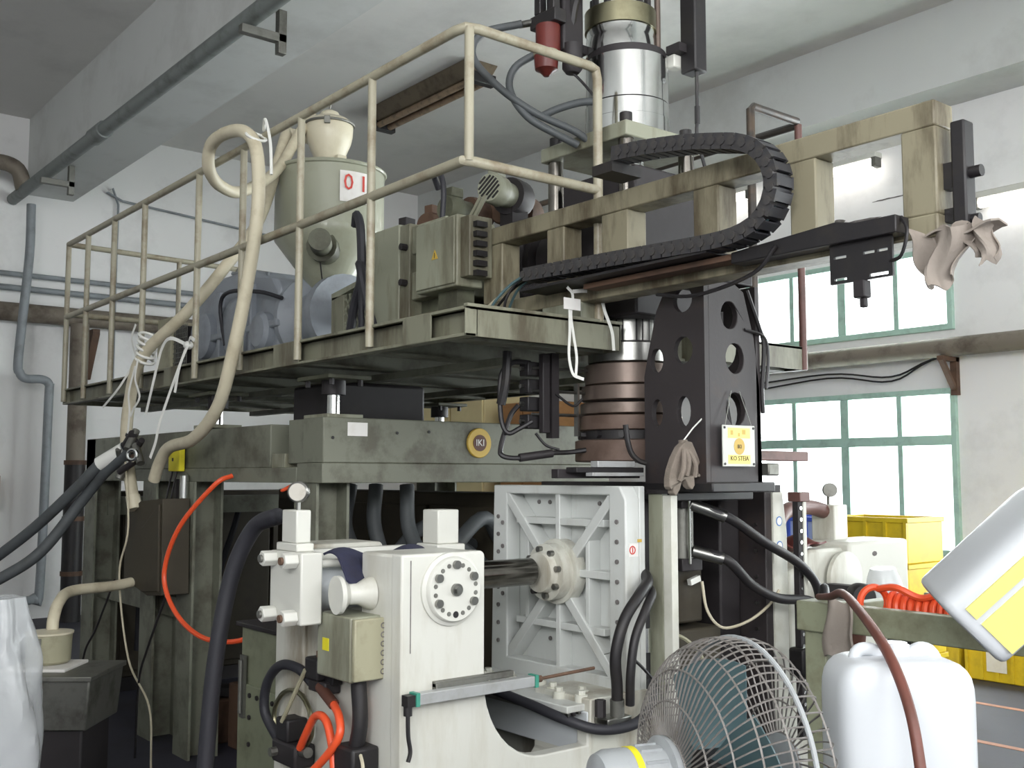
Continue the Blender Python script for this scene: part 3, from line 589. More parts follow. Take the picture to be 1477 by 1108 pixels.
# ================================================================== gantry with cable chain
gt = thing('gantry_beam', 'long grimy olive ladder frame beam reaching out past the melt head', 'gantry', (-2.8, 3.0, 2.3))
GY0, GY1 = 2.95, 3.06
ob('top_chord', MB().box(-3.9, -1.63, GY0, GY1, 2.655, 2.735), 'gantry', gt, .006)
ob('bottom_chord', MB().box(-3.9, -1.63, GY0, GY1, 2.315, 2.385), 'gantry', gt, .006)
for x0, x1 in ((-3.87, -3.73), (-3.42, -3.31), (-3.08, -2.93), (-2.59, -2.47), (-2.16, -2.055), (-1.745, -1.63)):
    ob('upright', MB().box(x0, x1, GY0 + .002, GY1 - .002, 2.385, 2.655), 'gantry', gt, .006)
ob('foot', MB().box(-3.88, -3.7, GY0 - .0, GY1, ZD1, 2.32), 'gantry', gt, .006)
ob('foot', MB().box(-3.45, -3.2, GY0, GY1, ZD1, 2.32), 'olive_pale', gt, .006)
ob('guide_rail', MB().cyl((-3.85, 3.12, 2.5), (-2.5, 3.12, 2.5), .016, n=10), 'steel', gt)
m_ = MB()
for i in range(60): m_.torus((-3.8 + i * .012, 3.14, 2.46), (1, 0, 0), .03, .004, 12, 5)
ob('spring_hose', m_, 'dark', gt, kind='stuff')
ob('end_bumper', MB().box(-1.6, -1.555, 2.98, 3.04, 2.32, 2.66), 'black', gt, .006)
ob('bumper_arm', MB().box(-1.63, -1.6, 2.99, 3.03, 2.46, 2.54).box(-1.63, -1.6, 2.99, 3.03, 2.36, 2.4), 'black', gt)
ob('bumper_knob', MB().cyl((-1.555, 3.01, 2.5), (-1.52, 3.01, 2.5), .018, n=12).cyl((-1.555, 3.01, 2.36), (-1.53, 3.01, 2.36), .014, n=12), 'black', gt)
ob('side_tray', MB().prism([(-2.35, 2.37), (-1.93, 2.40), (-1.86, 2.385), (-1.72, 2.385), (-1.72, 2.33), (-2.35, 2.33)], 'XZ', 2.87, 2.945), 'black', gt, .004)
ob('tray_arm', MB().box(-3.1, -2.35, 2.87, 2.945, 2.345, 2.365), 'rust', gt)
ob('wire', MB().tube([(-2.15, 2.86, 2.36), (-2.25, 2.86, 2.28), (-2.5, 2.86, 2.24), (-2.7, 2.87, 2.27)], .007, 6, 5), 'black', gt)
sb = thing('sensor_bracket', 'dark slotted metal plate bracket hanging under the gantry end', 'bracket', (-1.86, 2.9, 2.15))
ob('plate', MB().prism([rect(-1.97, -1.75, 2.205, 2.37), rect(-1.955, -1.91, 2.285, 2.293), rect(-1.955, -1.91, 2.215, 2.223), rect(-1.85, -1.81, 2.285, 2.293), rect(-1.80, -1.765, 2.285, 2.293), rect(-1.83, -1.765, 2.212, 2.222)], 'XZ', 2.895, 2.905), 'black', sb)
ob('hook_arm', MB().box(-1.97, -1.75, 2.895, 3.0, 2.37, 2.378), 'black', sb)
ob('sensor', MB().box(-1.88, -1.84, 2.88, 2.92, 2.15, 2.205).box(-1.865, -1.845, 2.89, 2.91, 2.12, 2.15), 'dark', sb, .004)
ob('cable', MB().tube([(-1.76, 2.9, 2.25), (-1.71, 2.88, 2.26), (-1.69, 2.88, 2.33), (-1.72, 2.9, 2.38)], .006, 6, 5), 'black', sb)
def ragf(x0, z0, w, h, y, seed):
    rnd = random.Random(seed); ph = [rnd.uniform(0, 6) for _ in range(4)]
    return lambda u, v: (x0 + (u - .5) * w * (1 - .55 * v) + .02 * math.sin(5 * v + ph[0]), y + .028 * math.sin(9 * u + ph[1] + 2 * v) + .012 * math.sin(17 * u + ph[2]), z0 - h * v * (.75 + .25 * math.cos(2.6 * (u - .55))) + .01 * math.sin(13 * u + ph[3]))
rg = thing('rag', 'dirty beige rag draped over the outer end of the gantry', 'rag', (-1.6, 2.95, 2.15))
ob('long_flap', MB().sheet(ragf(-1.62, 2.33, .2, .18, 2.935, 1), 20, 12, .002), 'rag', rg)
ob('short_flap', MB().sheet(ragf(-1.515, 2.34, .1, .13, 2.97, 5), 14, 10, .002), 'rag', rg)
ob('fold', MB().sheet(lambda u, v: (-1.66 + .2 * u, 2.93 + .1 * v, 2.325 + .012 * math.sin(8 * u) - .02 * abs(v - .5)), 12, 6, .003), 'rag', rg)
# cable chain
ch = thing('cable_chain', 'black plastic cable drag chain bent in a U along the gantry', 'cable chain', (-2.7, 2.84, 2.36))
path = [(-2.86, 2.83), (-2.7, 2.815), (-2.5, 2.785), (-2.36, 2.755), (-2.25, 2.725), (-2.17, 2.675), (-2.125, 2.6), (-2.125, 2.52), (-2.17, 2.45), (-2.25, 2.415), (-2.36, 2.405), (-2.55, 2.41), (-2.8, 2.42), (-3.1, 2.43), (-3.44, 2.44)]
SP = spline([(x, 0, z) for x, z in path], 24)
pts = [SP[0]]; acc = 0; step = .043
for a, b in zip(SP, SP[1:]):
    acc += (b - a).length
    if acc >= step: pts.append(b); acc = 0
lm = MB().box(-.024, .018, -.045, -.037, -.028, .028).box(-.024, .018, .037, .045, -.028, .028).box(-.018, .014, -.037, .037, .02, .028).box(-.018, .014, -.037, .037, -.028, -.02).cyl((.018, -.05, 0), (.018, .05, 0), .016, n=8)
proto = None
for i, (a, b) in enumerate(zip(pts, pts[1:])):
    mid = (a + b) / 2; ang = math.atan2(b.z - a.z, b.x - a.x)
    if proto is None:
        lm.v = [v + ORG[ch.name] for v in lm.v]
        proto = ob('link', lm, 'chain', ch); o = proto
    else: o = proto.copy(); C.objects.link(o); o.parent = ch
    o.location = Vector((mid.x, 2.84, mid.z)) - ORG[ch.name]; o.rotation_euler = (0, -ang, 0)
for k, (cz, m) in enumerate(((2.835, 'teal'), (2.83, 'black'), (2.845, 'black'))):
    off = (k - 1) * .006
    ob('cable', MB().tube([(x, cz, z + off) for x, z in path], .008, 6, 4), m, ch)
for k, (m, dx, zz) in enumerate((('teal', 0, 2.27), ('black', .06, 2.26), ('cream_hose', -.1, 2.25), ('black', -.05, 2.26), ('teal', .02, 2.25))):
    single('loose_wire', MB().tube([(-3.42, 2.82 + .012 * k, 2.44), (-3.5 + dx * .3, 2.8 + .014 * k, 2.40), (-3.58 + dx, 2.78 + .02 * k, 2.33), (-3.66 + dx * 2, 2.8 + .02 * k, ZD1 + .008)], .0065, 6, 5), m, ('teal wire fanning out of the chain end, outermost', 'black wire fanning out of the chain end beside the teal one', 'cream wire fanning out of the chain end', 'second black wire fanning out of the chain end', 'inner teal wire fanning out of the chain end')[k], 'wire', 'wires leaving the cable chain')
ob('chain_mount', MB().box(-2.96, -2.85, 2.79, 2.95, 2.76, 2.80), 'black', ch)
ob('support_tray', MB().box(-3.42, -2.4, 2.8, 2.95, 2.37, 2.38), 'black', ch)

# ================================================================== melt accumulator head
AX, AY = -3.33, 3.36
ah = thing('accumulator_head', 'tall cylindrical blow moulding head, chrome above and brown heater bands below', 'die head', (AX, AY, 1.65))
ob('chrome_base', MB().lathe([(.192, 3.115), (.192, 3.185), (.19, 3.187), (.19, 3.255)], (AX, AY, 0), n=48), 'chrome', ah)
ob('chrome_body', MB().lathe([(.186, 3.262), (.186, 3.465)], (AX, AY, 0), n=48), 'chrome', ah)
ob('groove', MB().lathe([(.178, 3.1), (.178, 3.5)], (AX, AY, 0), n=40), 'dark', ah)
ob('neck', MB().lathe([(.158, 3.495), (.158, 3.565), (.156, 3.568), (.156, 3.61)], (AX - .02, AY - .02, 0), n=48), 'chrome', ah)
ob('top_flange', MB().lathe([(.163, 3.612), (.163, 3.70), (.155, 3.705)], (AX - .02, AY - .02, 0), n=48), 'brass', ah)
for k in range(10):
    a = 2 * PI * k / 10; ob('stud', MB().cyl((AX - .02 + .125 * math.cos(a), AY - .02 + .125 * math.sin(a), 3.70), (AX - .02 + .125 * math.cos(a), AY - .02 + .125 * math.sin(a), 3.78), .016, n=8), 'black', ah)
ob('lug', MB().box(AX + .12, AX + .17, AY + .13, AY + .19, 3.44, 3.5), 'white', ah, .006)
ob('position_rod', MB().cyl((AX + .08, AY + .12, 3.48), (AX + .08, AY + .12, 3.9), .014, n=10), 'copper', ah)
ob('support_plate', MB().box(-3.68, -3.12, 3.14, 3.62, 3.045, 3.112), 'olive_pale', ah, .006)
for (x, y) in ((-3.17, 3.19), (-3.63, 3.19), (-3.17, 3.57), (-3.63, 3.57)):
    ob('plate_bolt', MB().cyl((x, y, 3.11), (x, y, 3.16), .028, n=12), 'black', ah)
    ob('column', MB().cyl((x, y, 2.5), (x, y, 3.045), .035, n=14), 'rod', ah)
ob('melt_block', MB().box(-3.56, -3.10, 3.17, 3.56, 2.275, 2.92), 'dark', ah, .01)
ob('piston_rod', MB().cyl((AX, AY, 2.92), (AX, AY, 3.05), .07, n=20), 'chrome', ah)
tiers = [(2.18, 2.29, .15, 'steel'), (2.09, 2.175, .185, 'steel'), (1.995, 2.085, .2, 'copper'), (1.925, 1.99, .215, 'copper'), (1.865, 1.915, .222, 'copper'), (1.795, 1.86, .228, 'copper_low')]
for z0, z1, r, m in tiers:
    ob('heater_band', MB().lathe([(r - .006, z0), (r, z0 + .004), (r, z1 - .004), (r - .006, z1)], (AX, AY, 0), n=44), m, ah)
ob('clamp_ring', MB().lathe([(.212, 1.755), (.212, 1.795)], (AX, AY, 0), n=44), 'black', ah)
ob('core', MB().lathe([(.15, 1.68), (.15, 2.3)], (AX, AY, 0), n=32), 'dark', ah)
ob('base_ring', MB().lathe([(.24, 1.66), (.245, 1.665), (.245, 1.75), (.23, 1.755)], (AX, AY, 0), n=44), 'copper_low', ah)
for k in range(12):
    a = 2 * PI * k / 12 + .1; ob('clamp_bolt', MB().cyl((AX + .205 * math.cos(a), AY + .205 * math.sin(a), 1.775), (AX + .235 * math.cos(a), AY + .235 * math.sin(a), 1.775), .016, n=6), 'black', ah)
ob('tie_strip', MB().box(AX - .1, AX - .075, AY - .245, AY - .235, 1.77, 2.0), 'steel', ah)
kc = thing('parison_cutter', 'bright steel cutter blades on a dark slide just under the brown head', 'cutter', (-2.95, 2.9, 1.59))
ob('upper_blade', MB().box(-2.99, -2.95, 2.80, 3.0, 1.632, 1.656), 'alu', kc, .002)
ob('lower_blade', MB().box(-2.97, -2.93, 2.755, 3.03, 1.598, 1.612), 'alu', kc, .002)
ob('slide', MB().box(-3.02, -2.96, 2.70, 3.06, 1.612, 1.632), 'black', kc, .002)
ob('slide_arm', MB().box(-3.06, -3.02, 2.66, 3.1, 1.59, 1.625), 'dark', kc, .003)
ob('hose', MB().tube([(-2.98, 2.98, 1.80), (-2.975, 2.985, 1.74), (-2.97, 3.0, 1.69), (-2.96, 3.03, 1.66), (-2.95, 3.06, 1.65)], .011, 8, 5), 'black', kc)
# servo block behind the head
sv = thing('servo_drive', 'tall black servo drive housing beside the chrome cylinder', 'servo drive', (-3.1, 3.6, 3.35))
ob('housing', MB().box(-3.16, -3.07, 3.53, 3.61, 3.41, 4.1), 'black', sv, .008)
ob('cable', MB().tube([(-3.09, 3.56, 3.41), (-3.09, 3.56, 3.2), (-3.09, 3.56, 3.1), (-3.09, 3.64, 2.9)], .008, 6, 4), 'black', sv)
ob('cable_plug', MB().cyl((-3.09, 3.56, 3.17), (-3.09, 3.56, 3.25), .012, n=8), 'black', sv)
ob('mount', MB().box(-3.2, -3.12, 3.48, 3.54, 3.5, 3.54), 'dark', sv)
# hydraulic valve with red filters
hv = thing('hydraulic_valve', 'hydraulic valve block with red filter bowls beside the chrome cylinder', 'valve', (-3.44, 3.0, 3.36))
ob('block', MB().box(-3.5, -3.38, 3.02, 3.14, 3.47, 3.75), 'dark', hv, .01)
ob('red_body', MB().cyl((-3.44, 2.98, 3.46), (-3.44, 2.98, 3.58), .055, n=20), 'red', hv)
ob('filter_bowl', MB().lathe([(.012, 3.35), (.03, 3.37), (.05, 3.38), (.055, 3.44)], (-3.44, 2.97, 0), n=20), 'red', hv)
ob('bowl_ring', MB().cyl((-3.44, 2.97, 3.44), (-3.44, 2.97, 3.46), .057, n=20), 'cream_dirty', hv)
ob('motor_can', MB().lathe([(.03, 3.37), (.045, 3.39), (.045, 3.5)], (-3.38, 3.07, 0), n=16), 'dark', hv)
ob('top_valve', MB().box(-3.53, -3.36, 2.95, 3.02, 3.58, 3.64).box(-3.5, -3.46, 2.95, 2.99, 3.64, 3.8).box(-3.42, -3.38, 2.96, 3.0, 3.64, 3.8), 'black', hv, .005)
ob('fitting', MB().cyl((-3.52, 2.96, 3.62), (-3.58, 2.93, 3.62), .016, n=10), 'steel', hv)
ob('elbow_pipe', MB().tube([(-3.4, 3.08, 3.6), (-3.37, 3.08, 3.7), (-3.33, 3.1, 3.74), (-3.3, 3.16, 3.74)], .022, 8, 5), 'black', hv)
ob('bracket', MB().box(-3.46, -3.42, 3.1, 3.2, 3.5, 3.54), 'dark', hv)
for k, (p, lb) in enumerate((([(-3.56, 2.93, 3.62), (-3.68, 2.8, 3.58), (-3.7, 2.76, 3.47), (-3.6, 2.82, 3.32), (-3.5, 2.95, 3.2), (-3.4, 3.1, 3.12), (-3.36, 3.18, 3.06)], 'braided grey hose swinging widest from the red valve to the support plate'),
        ([(-3.47, 2.96, 3.47), (-3.55, 2.88, 3.4), (-3.57, 2.87, 3.3), (-3.52, 2.93, 3.18), (-3.44, 3.04, 3.1), (-3.4, 3.12, 3.06)], 'braided grey hose dropping in a tight arc from the red bowl'),
        ([(-3.5, 2.99, 3.19), (-3.44, 3.04, 3.22), (-3.38, 3.12, 3.25), (-3.34, 3.2, 3.26)], 'short dark hose stub entering the chrome cylinder'))):
    single('hydraulic_hose', MB().tube(p, .017, 10, 7), 'rubber_grey', lb, 'hose')
single('drain_tube', MB().tube([(-3.4, 3.05, 3.4), (-3.37, 3.1, 3.35), (-3.34, 3.16, 3.28)], .006, 6, 4), 'black', 'thin black drain tube below the valve block', 'tube')
# black perforated tower in front of the head
TX0, TX1, TY0, TY1 = -3.01, -2.69, 3.12, 3.40
tw = thing('hanger_tower', 'black cast tapered tower with oval cut-outs hanging beside the die head', 'bracket', (-2.85, 3.26, 1.56))
xc = -2.85
f_out = [(TX0, 1.57), (TX1, 1.57), (TX1, 2.36), (-2.88, 2.36), (-2.94, 2.26), (-2.985, 2.1), (TX0, 2.0)]
ob('side_plate', MB().prism([f_out, circ(-2.94, 2.06, .035, .05), circ(-2.94, 1.85, .03, .055), circ(-2.80, 2.09, .05, .055), circ(-2.80, 2.29, .05, .05), circ(-2.80, 1.85, .036, .06)], 'XZ', TY0, TY0 + .025), 'black_cast', tw, .003)
f_in = [(TY0 + .025, 1.57), (3.46, 1.57), (3.45, 1.95), (3.42, 2.15), (3.36, 2.33), (3.30, 2.36), (TY0 + .025, 2.36)]
ob('front_plate', MB().prism([f_in, circ(3.30, 1.86, .06, .065), circ(3.30, 2.06, .055, .06), circ(3.27, 2.23, .05, .055)], 'YZ', TX1 - .025, TX1), 'black_cast', tw, .003)
ob('far_plate', MB().prism([f_out, circ(-2.85, 1.85, .06, .08), circ(-2.85, 2.12, .06, .08)], 'XZ', 3.43, 3.455), 'black_cast', tw)
ob('foot_plate', MB().box(TX0 - .02, TX1 + .03, TY0, 3.5, 1.535, 1.575), 'black', tw, .006)
ob('head_mount', MB().box(-2.92, TX1, TY0, 3.42, 2.36, 2.42), 'dark', tw, .006)
ob('side_arm', MB().box(-2.75, -2.7, 3.46, 3.78, 1.66, 1.70), 'rail_brown', tw, .004)
ob('hydraulic_port', MB().box(-2.72, -2.66, 3.46, 3.53, 1.6, 1.65), 'steel_dull', tw, .006)
ob('mold_lift_bar', MB().box(-3.62, TX0 - .02, TY0 - .03, TY0 + .06, 1.55, 1.575), 'black', tw)
for k, p in enumerate(([(-2.8, 3.2, 2.1), (-2.78, 3.22, 2.0), (-2.8, 3.2, 1.9), (-2.79, 3.18, 1.8)], [(-2.74, 3.28, 2.25), (-2.76, 3.3, 2.0), (-2.75, 3.32, 1.85), (-2.74, 3.34, 1.7)])):
    ob('inner_hose', MB().tube(p, .011, 8, 5), ('teal', 'black')[k], tw)
ob('outer_cable', MB().tube([(-2.69, 3.38, 2.34), (-2.68, 3.44, 2.2), (-2.68, 3.47, 2.12), (-2.685, 3.46, 1.95), (-2.69, 3.47, 1.85)], .009, 6, 5), 'black', tw)
ob('outer_cable', MB().tube([(-2.69, 3.36, 2.18), (-2.675, 3.46, 2.16), (-2.675, 3.49, 2.08), (-2.68, 3.48, 1.95)], .007, 6, 5), 'black', tw)
sgn = thing('placard', 'small white and yellow name placard hung on wire from the black tower', 'sign', (-2.665, 3.28, 1.63))
PXs = -2.668
ob('plate', MB().box(PXs, PXs + .006, 3.185, 3.378, 1.635, 1.795), 'placard', sgn, .002)
yb = ob('yellow_band', MB().box(PXs + .006, PXs + .0068, 3.215, 3.348, 1.745, 1.785), 'yellow_label', sgn)
yb2 = ob('yellow_band', MB().box(PXs + .006, PXs + .0068, 3.215, 3.348, 1.645, 1.680), 'yellow_label', sgn)
rd = ob('round_logo', MB().lathe([(.032, 0), (.032, .001)], (PXs + .006, 3.282, 1.713), (1, 0, 0), 28), 'gold', sgn)
text('logo_letters', 'IKI', .022, (PXs + .0078, 3.282, 1.712), (0, 1, 0), (0, 0, 1), 'black', rd)
text('name_letters', 'KO STEIA', .026, (PXs + .0075, 3.282, 1.666), (0, 1, 0), (0, 0, 1), 'brown', yb2)
ob('top_marks', MB().box(PXs + .0068, PXs + .0075, 3.23, 3.245, 1.757, 1.775).box(PXs + .0068, PXs + .0075, 3.275, 3.285, 1.752, 1.765).box(PXs + .0068, PXs + .0075, 3.3, 3.32, 1.76, 1.778), 'gold', sgn)
for y in (3.195, 3.368):
    for z in (1.645, 1.785): ob('corner_screw', MB().cyl((PXs + .006, y, z), (PXs + .009, y, z), .005, n=8), 'black', sgn)
ob('hanging_wire', MB().tube([(PXs + .004, 3.2, 1.79), (-2.68, 3.26, 1.93)], .0018, 5, 1).tube([(PXs + .004, 3.362, 1.79), (-2.68, 3.31, 1.93)], .0018, 5, 1), 'steel_dull', sgn)
gv = thing('work_glove', 'grimy grey cotton glove hanging below the die head', 'glove', (-2.8, 3.08, 1.5))
gx, gy = -2.73, 3.03
gl = [(.0, .075), (.018, .07), (.035, .045), (.06, .02), (.085, -.005), (.088, -.03), (.068, -.045), (.045, -.04), (.035, -.04), (.03, -.07), (.018, -.085), (.008, -.075), (.003, -.05), (-.008, -.055), (-.022, -.085), (-.04, -.105), (-.052, -.095), (-.048, -.075), (-.06, -.085), (-.072, -.075), (-.062, -.05), (-.045, -.02), (-.03, .02), (-.018, .055)]
g_ = MB().prism([(gy + a * 1.25, 1.645 + b * 1.15) for a, b in gl], 'YZ', gx - .016, gx + .016)
for v in g_.v: v.x += .012 * math.sin(34 * (v.y - gy)) + .01 * math.sin(26 * v.z)
ob('palm', g_, 'glove', gv, .013, seg=3)
ob('cuff', MB().tube([(gy * 0 + gx, gy + .008, 1.70), (gx, gy + .004, 1.735)], .017, 10, 1), 'glove', gv)
for k, (a, b) in enumerate(((.01, .0), (.045, -.005), (-.02, -.02))): ob('fold', MB().tube([(gx + .014, gy + a * .3, 1.70), (gx + .024, gy + a, 1.65 + b), (gx + .016, gy + a * 1.3 - .01, 1.6 + b)], .01, 8, 4), 'glove', gv)
ob('string', MB().tube([(gx, gy + .005, 1.73), (gx + .01, gy + .05, 1.78), (TX1 - .02, TY0 + .005, 1.82)], .003, 5, 1), 'strap', gv)
# pneumatic valve cluster to the left of the head
pv = thing('valve_cluster', 'dark pneumatic valve cluster with looping tubes left of the brown head', 'valve', (-3.45, 2.95, 1.75))
def cp_(x, y, z): return (x, y, z)
for k in range(4):
    ob('valve', MB().box(-3.52, -3.46, 2.88, 2.98, 1.8 + k * .075, 1.86 + k * .075), 'black', pv, .004)
    ob('fitting', MB().cyl((-3.49, 2.88, 1.83 + k * .075), (-3.49, 2.86, 1.83 + k * .075), .009, n=8), 'steel', pv)
ob('manifold', MB().box(-3.45, -3.42, 2.93, 2.97, 1.78, 2.12), 'dark', pv, .004)
ob('post', MB().box(-3.46, -3.42, 2.98, 3.02, 1.76, ZD0), 'dark', pv)
for k in range(3): ob('cross_rod', MB().cyl((-3.46, 2.9, 1.86 + k * .1), (-3.4, 3.2, 1.86 + k * .1), .007, n=8), 'steel', pv)
for k, p in enumerate(([(-3.47, 2.9, 2.08), (-3.5, 2.83, 2.08), (-3.52, 2.78, 2.02), (-3.52, 2.78, 1.85), (-3.5, 2.8, 1.78), (-3.48, 2.85, 1.8), (-3.46, 2.9, 1.83)],
                       [(-3.5, 2.86, 1.9), (-3.52, 2.83, 1.85), (-3.52, 2.78, 1.72), (-3.5, 2.78, 1.68), (-3.46, 2.86, 1.675), (-3.42, 2.96, 1.695), (-3.4, 3.06, 1.7), (-3.36, 3.12, 1.71)],
                       [(-3.47, 2.93, 1.78), (-3.45, 2.97, 1.73), (-3.42, 3.02, 1.71)], [(-3.42, 3.0, 1.95), (-3.4, 3.08, 1.9), (-3.38, 3.12, 1.93)])):
    ob('tube', MB().tube(p, (.011, .011, .006, .006)[k], 8, 5), 'black', pv)
ob('tube_sleeve', MB().cyl((-3.47, 2.84, 1.675), (-3.42, 2.98, 1.695), .018, n=10), 'dark', pv)
ob('drop_cable', MB().tube([(-3.5, 2.8, ZD0), (-3.5, 2.79, 2.0), (-3.52, 2.78, 1.9)], .02, 8, 3), 'black', pv)
# white straps at the platform edge
ws = thing('strap_loop', 'white plastic strap loop with paper tag tied at the platform front edge', 'strap', (-3.16, 2.9, 1.98))
SX = -3.165
def ribbon(pts, w=.013, nrm=(1, 0, 0)):
    P = spline(pts, 6); mb = MB(); n = Vector(nrm); T = [(P[min(i + 1, len(P) - 1)] - P[max(i - 1, 0)]).normalized() for i in range(len(P))]
    vs = []
    for p, t in zip(P, T):
        s_ = t.cross(n).normalized() * w / 2
        vs += [p - s_ - n * .001, p + s_ - n * .001, p + s_ + n * .001, p - s_ + n * .001]
    fs = []
    for i in range(len(P) - 1):
        for k in range(4): fs.append((i * 4 + k, i * 4 + (k + 1) % 4, i * 4 + 4 + (k + 1) % 4, i * 4 + 4 + k))
    fs += [(3, 2, 1, 0), tuple(len(vs) - 4 + k for k in range(4))]
    return mb.add(vs, fs)
ob('strap', ribbon([(SX, 2.84, 2.36), (SX, 2.87, 2.33), (SX, 2.86, 2.25), (SX, 2.875, 2.16), (SX, 2.89, 2.08), (SX, 2.885, 2.0)]), 'strap', ws)
ob('strap', ribbon([(SX + .004, 2.85, 2.28), (SX + .004, 2.85, 2.18), (SX + .004, 2.845, 2.08), (SX + .004, 2.865, 2.01), (SX + .004, 2.9, 1.995), (SX + .004, 2.925, 1.99)]), 'strap', ws)
ob('strap', ribbon([(SX, 2.87, 2.345), (SX, 2.94, 2.355), (SX, 3.02, 2.35), (SX, 3.05, 2.28), (SX, 3.09, 2.2), (SX, 3.1, 2.12)], .016), 'strap', ws)
ob('paper_tag', MB().box(SX + .006, SX + .009, 2.815, 2.905, 2.268, 2.315), 'paper', ws)

# ================================================================== clamp unit, front half
CX, CZ = -3.27, 1.222
cu = thing('clamp_unit', 'white press frame with arched side and round bolted end cap, nearer the fan', 'clamp unit', (-3.2, 2.3, 0))
arch = [(2.19, .97)] + [(2.19 + .26 * (1 - math.cos(t)), .93 - .29 * math.sin(t)) for t in [PI / 2 * i / 10 for i in range(11)]]
outer = [(1.86, 1.35), (2.18, 1.35), (2.19, 1.34)] + arch + [(2.655, .64), (2.655, .72), (2.97, .72), (2.97, .58), (3.02, .52), (3.02, .3), (1.86, .3)]
sp = ob('side_plate', MB().prism(outer, 'YZ', -2.92, -2.86), 'white', cu, .012, seg=3)
ob('block', MB().box(-3.11, -2.9, 1.862, 2.188, .3, 1.348), 'white', cu, .01)
ob('edge_line', MB().box(-2.8598, -2.8585, 1.893, 1.896, 1.04, 1.33), 'stain', sp)
inn = [(a + .03, b) for a, b in arch[::-1]]
cap = ob('end_cap', MB().lathe([(.118, 0), (.118, .008), (.106, .014), (.104, .026), (.1, .03)], (-2.86, 2.05, 1.232), (1, 0, 0), 48), 'white', cu)
cm = Vector((-2.83, 2.05, 1.232))
for k in range(6):
    a = PI / 2 + k * PI / 3; p = cm + Vector((0, math.cos(a), math.sin(a))) * .08
    ob('cap_bolt', MB().cyl(p, p + Vector((.012, 0, 0)), .014, n=14) if k != 3 else MB().cyl(p - Vector((.002, 0, 0)), p + Vector((.001, 0, 0)), .011, n=14), 'steel' if k != 3 else 'black', cap)
mb_ = MB()
for k in range(18):
    if k % 3: a = PI / 2 + k * PI / 9; p = cm + Vector((0, math.cos(a), math.sin(a))) * .081; mb_.cyl(p, p + Vector((.002, 0, 0)), .0075, n=10)
ob('cap_screws', mb_, 'steel_dull', cap, kind='stuff')
ob('centre_nut', MB().cyl(cm, cm + Vector((.012, 0, 0)), .02, n=20).cyl(cm, cm + Vector((.022, 0, 0)), .013, n=6), 'steel', cap)
ob('knob_boss', MB().lathe([(.055, 0), (.05, .02), (.034, .05), (.034, .085), (.062, .11), (.062, .125)], (-3.05, 1.865, 1.215), (-.12, -1, 0), 28), 'white', cu)
ob('far_side_plate', MB().prism(outer, 'YZ', -3.72, -3.5), 'white_dirty', cu, .01)
ob('end_wall', MB().box(-3.66, -3.0, 1.875, 1.95, .3, 1.125), 'white_dirty', cu, .01)
ob('base_sill', MB().box(-2.87, -2.55, 1.75, 3.05, .5, .545), 'steel_dull', cu, .005)
ob('base_plinth', MB().box(-3.72, -2.86, 1.86, 3.05, 0, .3), 'dark', cu, .01)
ob('arch_backing', MB().box(-3.5, -3.46, 1.95, 2.64, .3, 1.0), 'dark', cu)  # dark panel added so the arch interior reads dark
ob('arch_floor', MB().box(-3.46, -2.93, 2.2, 2.64, .5, .55), 'dark', cu)
cy = ob('cylinder', MB().cyl((CX, 1.74, CZ), (CX, 2.2, CZ), .078, n=36), 'white_blue', cu)
ob('tie_rod', MB().cyl((CX - .08, 1.74, CZ - .085), (CX - .08, 2.2, CZ - .085), .014, n=10).cyl((CX + .08, 1.74, CZ - .085), (CX + .08, 2.2, CZ - .085), .014, n=10).cyl((CX + .08, 1.74, CZ + .085), (CX + .08, 2.2, CZ + .085), .014, n=10).cyl((CX - .08, 1.74, CZ + .085), (CX - .08, 2.2, CZ + .085), .014, n=10), 'white', cy)
epl = ob('end_plate', MB().box(CX - .112, CX + .112, 1.665, 1.745, CZ - .11, CZ + .125), 'white', cu, .006)
for sx in (-.075, .075):
    for sz in (-.085, .1):
        n_ = ob('tie_nut', MB().cyl((CX + sx, 1.665, CZ + sz), (CX + sx, 1.615, CZ + sz), .027, n=6), 'white', epl, .003)
        ob('stud_end', MB().cyl((CX + sx, 1.616, CZ + sz), (CX + sx, 1.606, CZ + sz), .013, n=12), 'rust' if sx > 0 else 'steel_dull', epl)
ob('port_block', MB().box(CX - .09, CX + .06, 1.675, 1.74, 1.347, 1.375).box(CX - .06, CX + .045, 1.68, 1.735, 1.375, 1.485), 'white', cu, .005)
ob('port_block', MB().box(CX - .07, CX + .07, 2.235, 2.36, 1.32, 1.35).box(CX - .05, CX + .05, 2.25, 2.345, 1.35, 1.475), 'white', cu, .005)
ob('top_strip', MB().box(CX - .09, CX - .05, 1.78, 2.2, 1.31, 1.345), 'white', cu)
ob('piston_rod', MB().cyl((CX, 2.19, CZ), (CX, 2.73, CZ), .053, n=36), 'rod', cu)
pg = thing('pressure_gauge', 'round steel pressure gauge on the port block of the front cylinder', 'gauge', (CX, 1.71, 1.485))
ob('stem', MB().cyl((CX, 1.71, 1.48), (CX, 1.71, 1.515), .008, n=8), 'steel', pg)
gd = Vector((.75, -.66, 0)).normalized()
ob('case', MB().lathe([(.036, 0), (.036, .025), (.03, .03)], Vector((CX, 1.71, 1.545)) - gd * .012, gd, 28), 'steel', pg)
ob('dial', MB().lathe([(.029, 0), (.029, .001)], Vector((CX, 1.71, 1.545)) + gd * .0185, gd, 28), 'lens', pg)
single('work_cloth', MB().sheet(lambda u, v: (-3.22 + .16 * v, 1.78 + .4 * u, 1.335 + .018 * math.sin(9 * u + 3 * v) - .05 * v * v * (1 + .4 * math.sin(7 * u)) - .07 * max(0, v - .6)), 20, 10, .004), 'navy', 'dark navy cloth bundled on top of the white cylinder', 'cloth')
tb = thing('terminal_box', 'pale olive terminal box with yellow warning sticker on the press end wall', 'electrical box', (-3.1, 1.8, .95))
